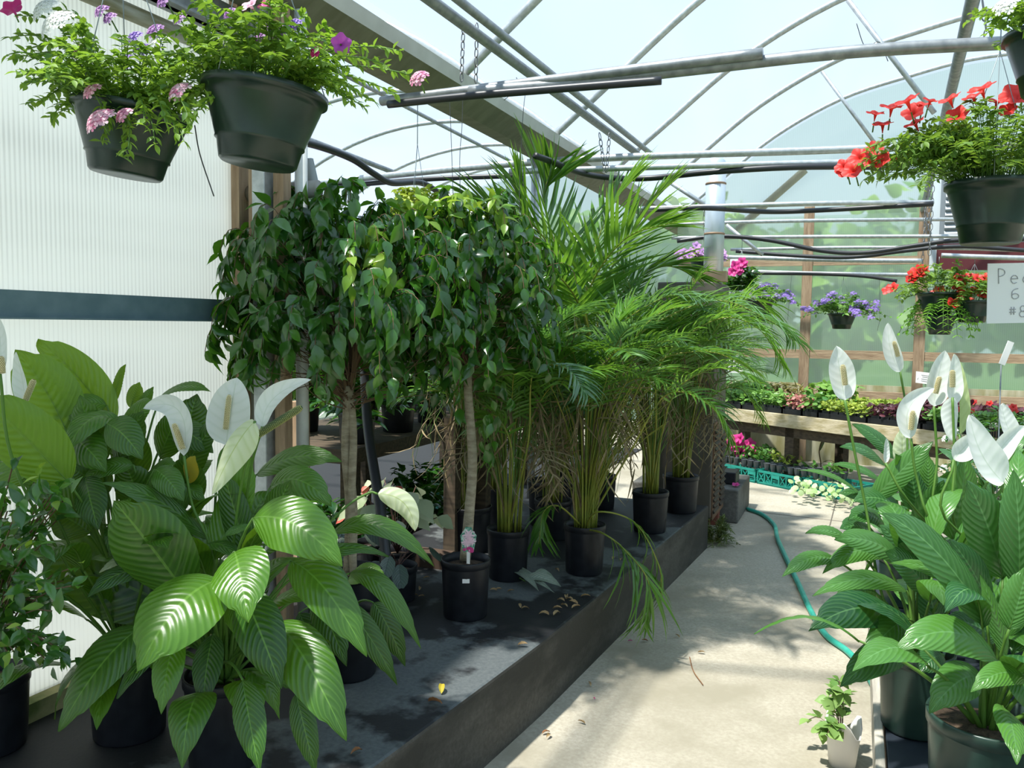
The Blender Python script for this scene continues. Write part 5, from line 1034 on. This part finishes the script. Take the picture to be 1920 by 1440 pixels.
# crates and cell packs on the floor in front of the bench
def crate(s, L, lab, d=-.02, h=.14, W=.36, zrot=None, at=None, axx=None, grp='teal crates below the far bench'):
    a3 = axx or ax; c = bp(s+L/2, d, 0) if at is None else A(*at); t = thing('plastic_crate', c, lab, 'crate', grp); X, Y, _ = a3
    g = G(); g.box(c+UP*.008, (L, W, .012), ax=a3)
    for sg, Z0 in ((-1, Y), (1, Y)):
        for z in (.012, h-.012): g.box(c+Z0*sg*(W/2-.008)+UP*z, (L, .016, .022), ax=a3)
        k = int(L/.085)
        for i in range(k+1): g.box(c+Z0*sg*(W/2-.008)+X*(i/k-.5)*(L-.012)+UP*h/2, (.012, .014, h-.02), ax=a3)
        for i in range(k):
            x = ((i+.5)/k-.5)*(L-.012); wl = L/k
            if i % 3 != 2:
                for dd in (-1, 1): an = math.atan2(h-.04, wl*.8)*dd; g.box(c+Z0*sg*(W/2-.008)+X*x+UP*h/2, (math.hypot(h-.04, wl*.8), .008, .007), ax=(X*math.cos(an)+UP*math.sin(an), Y, -X*math.sin(an)+UP*math.cos(an)))
            else: g.box(c+Z0*sg*(W/2-.008)+X*x+UP*h*.72, (wl*.95, .012, h*.3), ax=a3)
    for sg in (-1, 1):
        for z in (.012, h*.5, h-.012): g.box(c+X*sg*(L/2-.008)+UP*z, (.016, W, .022), ax=a3)
    g.build('crate_body', TEAL, t, False); return t
crate(.02, .52, 'teal plastic crate beside the pink flowers on the floor'); crate(.56, .52, 'second teal crate, holding seedlings, nearer the trailing plants'); crate(1.10, .52, 'third teal crate partly hidden by the trailing pale plants')
def cells(s, L, lab, mt, n, hgt, z=.142, d=-.02, leaf=.045, tint=(0, .5)):
    t = thing('cell_pack', bp(s+L/2, d, z), lab, 'cell pack', 'seedling packs on the crates'); c = bp(s+L/2, d, z); g = G(); k = 3
    for i in range(k):
        for j in range(3):
            cc = c+e_*((i+.5)/k-.5)*L*.94+nb*((j+.5)/3-.5)*.33; an = np.linspace(0, 6.283, 9)[:-1]+.39
            R = np.array([[cc+(e_*math.cos(a)*1.0+nb*math.sin(a))*rr*L/k*.9+UP*zz_ for a in an] for rr, zz_ in ((.34, 0), (.5, .065), (.52, .066), (.5, .068), (.42, .06), (.3, .03), (.01, .03))]); g.grid(R, 0, close=True)
    g.build('pack', CELL, t, False); gl = G(); P = np.array([c+e_*random.uniform(-.5, .5)*L+nb*random.uniform(-.1, .6)*.33+UP*(.05+hgt*random.random()) for _ in range(n)])
    if n: gl.inst(T_ROUND, P, rng.normal(0, 1, (n, 3)), rng.normal(0, .4, (n, 3))+UP, leaf, leaf*.8, 0, rng.uniform(*tint, n)); gl.build('foliage', mt, t)
cells(.06, .22, 'cell pack of dark green seedlings at the left of the crates', IVY, 120, .14); cells(.30, .24, 'cell pack with clear domes next to it, leafy behind', IVY, 130, .14); cells(.58, .24, 'cell pack with a clump of lime seedlings', LIME, 70, .10, tint=(.4, 1)); cells(.86, .24, 'nearly empty grey cell pack on the second crate', IVY, 20, .05); cells(1.14, .24, 'grey cell pack on the third crate', IVY, 40, .08)
t = thing('trailing_plant', bp(1.25, -.32, 0), 'pale green round leaved plant trailing on the floor along the crates', 'plant'); gl = G(); gs = G()
for (u, v) in [(1500+random.uniform(-12, 100), 0) for _ in range(150)]:
    s = (u-1490)/110; p = pz(u, 905+s*22+random.uniform(-14, 14), .03+random.random()*.12); gl.inst(T_ROUND, p, rng.normal(0, 1, (1, 3)), A(rng.normal(0, .3), -.6, 1), .052, .055, 0, random.random())
P = [pz(u, v, .03) for u, v in [(1480, 902), (1520, 912), (1570, 925), (1615, 938)]]; gs.tube(catmull(P, 5), .005, 6); gs.build('stems', STEMG, t); gl.build('foliage', leafmat('variegated round leaf', (.25, .42, .12), (.60, .70, .42), (.4, .6, .2), .5, .25), t)
t = thing('begonia', bp(-.10, -.15, 0), 'pot of hot pink flowers on the floor beside the cabinet', 'plant'); c = bp(-.10, -.15, 0); make_pot(t, c, .11, .20, mat('tan pot', (.30, .27, .18), .6))
gl = G(); gs = G(); bushy(gl, gs, c+UP*.18, .1, 46, .17, .26, .06, 6, .05, seedn=81, m=0, asp=.7); gs.build('stems', STEMG, t); gl.build('foliage', HERBR, t)
g = G()
for (u, v) in [(1385, 822), (1398, 838), (1378, 838), (1408, 852), (1392, 856), (1405, 832), (1376, 824), (1384, 848), (1412, 846), (1370, 830), (1400, 846)]: petunia(g, pd(u, v, np.dot(c-C0, FW)-.16)+A(random.uniform(-.02, .02), 0, 0), A(random.uniform(-.6, .6), -.7, .4), .06)
g.build('flowers', MAG, t)
g = G(); c = A(-.98, 6.98, .271); g.box(c+UP*.05, (.22, .22, .10)); tag(bevel(g.build('seed_box', POTB, smooth=False), .01), 'small black plastic box on the concrete block', 'box')
g = G(); P = pz(1373, 900, .275); petunia(g, A(-.86, 6.8, .29), A(0, -.3, 1), .03); simple('fallen_flower', g, MAG, 'magenta bloom lying on the concrete block', 'flower')
for (x, s_) in ((1.25, 0), (2.2, 1)):
    pass
# dark bent seedling under bench
t = thing('bare_plant', bp(.95, .25, 0), 'dark leggy plant with curled leaves standing under the far bench', 'plant'); g = G(); a = bp(.95, .25, 0); g.tube(catmull([a, a+A(.02, 0, .2), a+A(0, 0, .36), a+A(.06, 0, .52)], 5), .006, 6); g.build('stem', TWIG, t)
g = G(); blade(g, bez(a+A(.0, 0, .34), a+A(.03, 0, .44), a+A(.07, 0, .54), 10), .05, -FW, 0, .1); blade(g, bez(a+A(0, 0, .2), a+A(.1, 0, .26), a+A(.18, 0, .2), 10), .04, UP, 0, .1); blade(g, bez(a+A(0, 0, .12), a+A(-.08, 0, .18), a+A(-.16, 0, .2), 10), .03, UP, 0, .1); g.build('leaf', FICUS, t)
# signs
def card(name, c, w_, h_, axx, lab, strokes=None, lw=.0022, stake=None, cat='sign', z=0):
    t = thing(name, c, lab, cat); X, Y, Z = axx; g = G(); g.box(c, (w_, .003, h_), ax=axx); g.build('card', WHITEP, t, False)
    if stake is not None: g = G(); g.tube([c-Z*h_*.45+Y*.004, stake], .003, 6); g.build('stake', WIRE, t)
    if strokes:
        g = G()
        for s in strokes: g.tube([c+X*(x-.5)*w_+Z*(y-.5)*h_-Y*.003 for x, y in s], lw, 5)
        g.build('writing', INK, t)
    return t
def arc(cx, cy, rx, ry, a0, a1, n=10): return [(cx+rx*math.cos(math.radians(a)), cy+ry*math.sin(math.radians(a))) for a in np.linspace(a0, a1, n)]
def letters(txt, x, y, h, w):
    S = []
    for ch in txt:
        X = lambda q: x+q*w
        Yv = lambda q: y+q*h
        A_ = lambda cx, cy, rx, ry, a0, a1: [(X(p), Yv(q)) for p, q in arc(cx, cy, rx, ry, a0, a1)]
        if ch == 'P': S += [[(X(.15), Yv(0)), (X(.1), Yv(1))], A_(.15, .74, .55, .26, 95, -95)]
        elif ch == 'e': S += [[(X(.15), Yv(.3)), (X(.75), Yv(.32))], A_(.45, .27, .32, .27, 5, 310)]
        elif ch == 'a': S += [A_(.42, .25, .3, .25, 60, 350), [(X(.74), Yv(.5)), (X(.78), Yv(0))]]
        elif ch == 'c': S += [A_(.48, .26, .32, .26, 50, 310)]
        elif ch == 'L': S += [[(X(.15), Yv(1)), (X(.12), Yv(0)), (X(.75), Yv(0))]]
        elif ch == 'i': S += [[(X(.4), Yv(.5)), (X(.42), Yv(0))], [(X(.4), Yv(.72)), (X(.42), Yv(.74))]]
        elif ch == 'n': S += [[(X(.15), Yv(.5)), (X(.18), Yv(0))], A_(.45, .25, .28, .25, 160, 0)+[(X(.74), Yv(0))]]
        elif ch == '6': S += [A_(.75, .6, .6, .42, 95, 175)+A_(.45, .28, .32, .27, 170, -190)]
        elif ch == '0': S += [A_(.45, .45, .34, .45, 0, 360)]
        elif ch == '8': S += [A_(.45, .70, .28, .24, -90, 270), A_(.45, .24, .36, .24, 90, 450)]
        elif ch == '#': S += [[(X(.3), Yv(.2)), (X(.32), Yv(.85))], [(X(.6), Yv(.2)), (X(.62), Yv(.85))], [(X(.12), Yv(.4)), (X(.8), Yv(.42))], [(X(.12), Yv(.64)), (X(.8), Yv(.66))]]
        elif ch == '.': S += [[(X(.4), Yv(0)), (X(.44), Yv(.03))]]
        x += w*1.12 if ch not in 'i.' else w*.8
    return S
D = 3.05; c = pd(1930, 549, D); w_ = px2m(158, D); h_ = px2m(112, D)
Xs = nrm(CR+UP*.02+FW*.0); Zs = nrm(UP-CR*.03); ax_s = (Xs, nrm(np.cross(Zs, Xs)), nrm(np.cross(Xs, nrm(np.cross(Zs, Xs)))))
st = letters('Peace', .11, .66, .25, .13)+letters('6 in'.replace(' ', ''), .27, .40, .17, .13)+letters('#8.00', .25, .10, .20, .11)
card('price_sign', c, w_, h_, ax_s, 'white hand lettered price card at the right edge before the far red baskets', st, .0016, stake=A(c[0]+.07, c[1]+.02, ZB), cat='sign')
bD_ = py(1735, 709, 8.0)
card('small_sign', bD_, .17, .10, (nrm(e_+UP*-.06), nb, UP), 'small white printed card on a stake among the far seedlings', [[(.3, .75), (.9, .72)], [(.35, .6), (.85, .58)], [(.3, .42), (.9, .38)], [(.1, .3), (.14, .5)], [(.3, .25), (.9, .2)]], .0015, stake=A(bD_[0], bD_[1]+.02, ZT+.05))
a = pd(1877, 684, 3.4); t = thing('plant_marker', a, 'white tilted plastic marker on a thin grey stake at the right', 'marker'); g = G(); X = nrm(CR*.35+UP); g.box(pd(1887, 662, 3.4), (.10, .003, .026), ax=(X, -FW, nrm(np.cross(X, FW)))); g.build('label_holder', WHITEP, t, False)
g = G(); b = pd(1880, 800, 3.4); g.tube([a, A(b[0], b[1], ZB)], .003, 6); g.build('stake', GALVD, t)
card('wall_notice', py(1371, 681, 8.9), .24, .20, (A(1, 0, 0), A(0, 1, 0), UP), 'white notice card beside the heater cabinet above the trays', cat='notice', stake=py(1371, 735, 8.9)*A(1, 1, 0)+UP*.745)
# shrub with white buds at the far right
c = pd(1860, 900, 5.2); c[2] = .0
t = thing('jasmine_shrub', c, 'dark leaved shrub with white buds behind the tilted marker', 'shrub'); make_pot(t, c, .13, .26); gl = G(); gs = G(); en = bushy(gl, gs, c+UP*.25, .1, 55, .38, .85, .07, 9, .15, seedn=91, asp=.4, tint=(0, .5)); gs.build('stems', TWIG, t); gl.build('foliage', FICUS, t)
g = G()
for p, T in en[:30]: verbena(g, p, A(0, -.5, .6), .02, k=4, ps=.016)
g.build('flowers', WHT, t)
# hose on the floor
H = [pz(u, v, .017) for u, v in [(1401, 954), (1430, 965), (1452, 985), (1458, 1010), (1478, 1055), (1495, 1090), (1520, 1145), (1548, 1190), (1590, 1222), (1625, 1262), (1660, 1330)]]
g = G(); g.tube(catmull(H, 8), .0155, 12); simple('garden_hose', g, HOSE, 'teal green garden hose curving along the concrete path', 'hose')
# weeds
def weed(name, c, lab, n, reach, rise, leaf, mt, seedn, tm=None, asp=.4, d=.1):
    t = thing(name, c, lab, 'weed'); gl = G(); gs = G(); bushy(gl, gs, np.asarray(c), .05, n, reach, rise, leaf, 8, d, seedn=seedn, asp=asp, tm=tm); gs.build('stems', STEMY, t); gl.build('foliage', mt, t)
weed('grass_tuft', A(-.90, 6.02, .0), 'dull green weed tuft growing at the foot of the heater cabinet', 60, .14, .20, .05, leafmat('dull weed', (.05, .08, .02), (.16, .20, .05), (.2, .3, .05), .6, .2), 95, T_STRAPS, .15)
t = thing('weedy_pot', pz(1612, 1440, 0), 'torn white pot with a sprawling green weed beside the right bench', 'plant'); c = pz(1612, 1440, 0); c[0] = xb-.075
g = G(); an = np.linspace(0, 6.283, 17)[:-1]; R = np.array([[c+A(r_*math.cos(a), r_*math.sin(a), z*(1+.25*math.sin(a*3)*(z > .1))) for a in an] for r_, z in ((.001, .0), (.045, 0), (.06, .14), (.062, .145), (.055, .13), (.04, .05))]); g.grid(R, close=True); g.build('torn_pot', mat('white torn plastic', (.78, .76, .72), .6), t)
gl = G(); gs = G(); bushy(gl, gs, c+UP*.08, .03, 12, .13, .26, .05, 4, .1, seedn=97, asp=.75, azr=(1.2, 4.6)); gs.build('stems', TWIG, t); gl.build('foliage', leafmat('soft weed leaf', (.12, .26, .05), (.30, .46, .14), (.3, .5, .1), .5, .3), t)

# ================================================================== LEFT BAY, seen under the figs
BX = (A(.62, .78, 0), A(-.78, .62, 0), UP)
t = thing('dark_bench', (-3.3, 5.6, 0), 'dark low bench in the shade behind the fig trunks', 'bench'); g = G(); g.box((-3.35, 5.9, .74), (1.1, 3.4, .09)); g.build('bench_top', WOODD, t, False)
for y in (4.35, 5.9, 7.4):
    for x in (-2.9, -3.8): g = G(); g.box((x, y, .35), (.09, .09, .695)); g.build('leg', WOODD, t, False)
for i, (u, v, D, lab) in enumerate([(800, 940, 4.9, 'teal wire crate lying behind the single fig trunk'), (890, 925, 5.3, 'teal wire crate farther right behind the palms'), (800, 835, 7.0, 'teal crate on the far floor between the fig trunks'), (590, 875, 5.2, 'teal crate behind the top leaves of the nearest peace lily')]):
    c = pd(u, v, D); zc = max(.0, .0); crate(0, .46, lab, at=(c[0], c[1], zc if c[2] > 0 else zc), axx=(nrm(A(1, .2*i, 0)), nrm(A(-.2*i, 1, 0)), UP), grp='crates on the floor of the left bay', h=.16)
c = pd(740, 960, 4.3); c[2] = .3
def cal(name, u, v, D, lab, mt, n, hh, sz, seedn):
    c = pd(u, v, D); c[2] = .301; r2 = random.Random(seedn); t = thing(name, c, lab, 'plant'); make_pot(t, c, .09, .16); gs = G(); gl = G(); P = []; 
    for i in range(n):
        a = r2.uniform(0, 6.28); o = A(math.cos(a), math.sin(a), 0); e = c+UP*hh*r2.uniform(.6, 1.1)+o*r2.uniform(.03, .2); gs.tube(bez(c+UP*.14, (c+e)/2+UP*.1, e, 6), .0022, 5); gl.inst(T_ROUND if seedn % 2 else T_OVAL, e, nrm(o+A(0, 0, -.5)), nrm(UP-FW*.8), sz*r2.uniform(.7, 1.1), sz*.6, 0, r2.random())
    gs.build('stems', mat('plum stem', (.09, .04, .03), .6), t); gl.build('foliage', mt, t); return t
cal('caladium', 745, 1000, 4.0, 'cream and green caladium with thin dark stems between the fig trunks', CALAD, 26, .46, .13, 102)
cal('caladium', 700, 990, 4.15, 'red leaved caladium mostly hidden behind the black pipe', leafmat('red caladium', (.35, .04, .03), (.55, .12, .08), (.6, .1, .05), .5, .3), 6, .44, .07, 104)
cal('begonia_plant', 625, 1010, 3.9, 'silvery dark veined leaf plant behind the twin fig trunks', SILVER, 16, .36, .14, 105)
cal('begonia_plant', 745, 1040, 3.75, 'silver grey leaf plant in front of the caladium', SILVER, 10, .22, .12, 107)
for i, (x, y) in enumerate([(-2.95, 4.5), (-3.0, 5.1), (-3.05, 5.7), (-3.0, 6.4), (-3.0, 7.1), (-3.6, 4.8), (-3.6, 5.6), (-3.55, 6.5)]):
    c = A(x, y, .786); t = thing('shade_plant', c, 'dark leafy potted plant crowded on the low bench in shade behind the figs', 'plant', 'dark plants on the bench behind the figs'); make_pot(t, c, .12, .2)
    gl = G(); gs = G(); bushy(gl, gs, c+UP*.16, .1, 44, .26, .42, .10, 7, .2, seedn=300+i, asp=.5, tint=(0, .5)); gs.build('stems', TWIG, t); gl.build('foliage', FICUS, t)
g = gbox(-7.5, -2.46, 3.45, 10.2, .0, .012); simple('shade_sheet', g, mat('black floor shade', (.02, .021, .024), .9), 'black sheet added over the left bay floor to stand in for shade', 'shade sheet', smooth=False)  # black sheet added where the floor only lies in shade
for i, (x, y) in enumerate([(-2.75, 4.0), (-2.72, 4.9), (-2.72, 5.5), (-3.3, 3.9)]):
    c = A(x, y, .0); t = thing('shade_plant', c, 'dark leafy potted plant on the floor in shade at the back of the raised bed', 'plant', 'dark plants on the floor behind the bed'); make_pot(t, c, .13, .26)
    gl = G(); gs = G(); bushy(gl, gs, c+UP*.2, .1, 44, .24, .40, .09, 7, .2, seedn=320+i, asp=.5, tint=(0, .4)); gs.build('stems', TWIG, t); gl.build('foliage', FICUS, t)
a = pd(690, 800, 3.9); b = pd(735, 1085, 3.55); b[2] = .305
pipe('black_pipe', [a+UP*.25+(a-b)*.2, a, (a+b)/2+A(.01, 0, 0), b], .024, HOSEB, 'thick black pipe leaning on the bed behind the twin trunks')
for (u, v, D, lab, h_) in [(848, 900, 4.5, 'wooden bench leg standing just left of the single fig trunk', .75), (905, 880, 4.6, 'wooden leg seen between the single trunk and the palms', .75), (560, 850, 3.7, 'wooden post in the shade left of the twin trunks', .9)]:
    c = pd(u, v, D); g = G(); g.box((c[0], c[1], .3+h_/2), (.07, .07, h_)); simple('wood_post', g, WOODD if u != 560 else WOOD, lab, 'post', smooth=False)
g = G(); g.box((-2.0, 3.75, .3+.035), (.2, .12, .07)); simple('brown_block', g, mat('brown brick', (.05, .03, .018), .9), 'brown block on the bed behind the hidden fig pot', 'brick', smooth=False)

# ================================================================== LEAF LITTER
def litter(u, v, z, s, m, lab, grp, cat='fallen leaf'):
    c = pz(u, v, z+.004); a = random.uniform(0, 6.28); d = A(math.cos(a), math.sin(a), 0); g = G(); P = bez(c-d*s/2+UP*.002, c+UP*s*.22, c+d*s/2+UP*s*random.uniform(.0, .3), 10); blade(g, P, s*.55, nrm(UP+A(random.uniform(-.5, .5), random.uniform(-.5, .5), 0)), 0, .5, .5, -.3, .001, prof_lily, 6)
    tag(g.build('fallen_leaf', m), lab, cat, grp)
litter(828, 1295, .3, .055, YEL, 'bright yellow leaf lying on the bed near its edge', 'large fallen leaves on the bed'); litter(816, 1321, .3, .06, DRYB, 'red brown leaf lying just below the yellow one', 'large fallen leaves on the bed')
litter(980, 1211, .3, .04, DRY, 'single tan leaf on the grey patch of the bed', 'large fallen leaves on the bed'); litter(668, 1412, .3, .04, DRYB, 'dark curled leaf near the bottom edge of the bed', 'large fallen leaves on the bed')
for (u, v) in [(1020, 1153), (1045, 1143), (1058, 1138), (1052, 1128), (1068, 1126), (1075, 1132), (1062, 1121), (1044, 1152), (1080, 1140), (1098, 1120)]: litter(u, v, .3, .045, DRY, 'dry tan leaf in the little heap near the bed edge', 'heap of dry leaves near the bed edge')
for (u, v) in [(787, 1105), (778, 1118), (790, 1120), (745, 1085), (760, 1080), (730, 1090), (770, 1092), (800, 1085), (935, 1107), (925, 1108), (958, 1110), (985, 1142), (975, 1138), (1165, 1050), (1150, 1048), (1045, 1070), (720, 1075), (750, 1100)]: litter(u, v, .3, .035, DRY, 'dry tan leaf on the dark bed around the fig pots', 'dry leaves scattered around the fig pots')
for (u, v, m, lab) in [(1209, 1203, DRYB, 'brown leaf on the path beside the bed'), (1105, 1284, DRY, 'tan leaf at the foot of the bed'), (1090, 1356, DRY, 'pale tan leaf low on the path'), (1028, 1382, DRY, 'small tan leaf on the path near the bottom'), (1315, 1225, DRY, 'small dark leaf in the middle of the path'), (1024, 1375, DRYB, 'brown scrap on the path near the bottom'), (1270, 1194, DRY, 'tiny brown leaf near the bed edge on the path')]:
    litter(u, v, 0, .035, m, lab, 'fallen leaves on the path')
litter(1182, 1203, 0, .025, MAG, 'fallen magenta petal on the path', 'fallen petals on the path', 'petal'); litter(1114, 1310, 0, .015, MAG, 'tiny pink petal fleck on the path', 'fallen petals on the path', 'petal')
g = G(); g.tube(catmull([pz(1293, 1232, .006), pz(1300, 1258, .008), pz(1318, 1284, .006)], 6), .0022, 5); simple('twig', g, DRYB, 'thin reddish curved twig lying on the path', 'twig')

# ================================================================== OUTSIDE
def tree(x, y, r, h, lab, seedn, mt=TREE):
    r2 = np.random.default_rng(seedn); t = thing('tree', (x, y, -.15), lab, 'tree', 'trees beyond the film wall'); g = G(); g.tube([(x, y, -.15), (x+.1, y, h*.6)], .16, 8); g.build('trunk', BARK, t)
    N = 900; d = nrm(r2.normal(0, 1, (N, 3))); P = A(x, y, h*.62)+d*A(r, r, h*.42)*r2.uniform(.6, 1.05, (N, 1)); gl = G(); gl.inst(T_OVAL, P, r2.normal(0, 1, (N, 3)), r2.normal(0, .6, (N, 3))+UP*.5, .42, .3, 0, r2.random(N)); gl.build('foliage', mt, t)
for i, (x, y, r, h) in enumerate([(-3.5, 19, 2.2, 4.2), (-.8, 17.5, 1.8, 3.4), (1.6, 19, 2.2, 4.4), (4.2, 18, 2.0, 3.8), (7.0, 17, 2.2, 4.5), (-7, 20, 2.4, 4.2), (-10.5, 19, 2.4, 4.0)]):
    tree(x, y, r, h, 'bushy green tree outside, '+['behind the left edge of the film wall', 'behind the first pane left of the post', 'behind the middle pane', 'behind the pane by the far red baskets', 'behind the exhaust fan', 'behind the left bay', 'far behind the left bay'][i], 200+i)
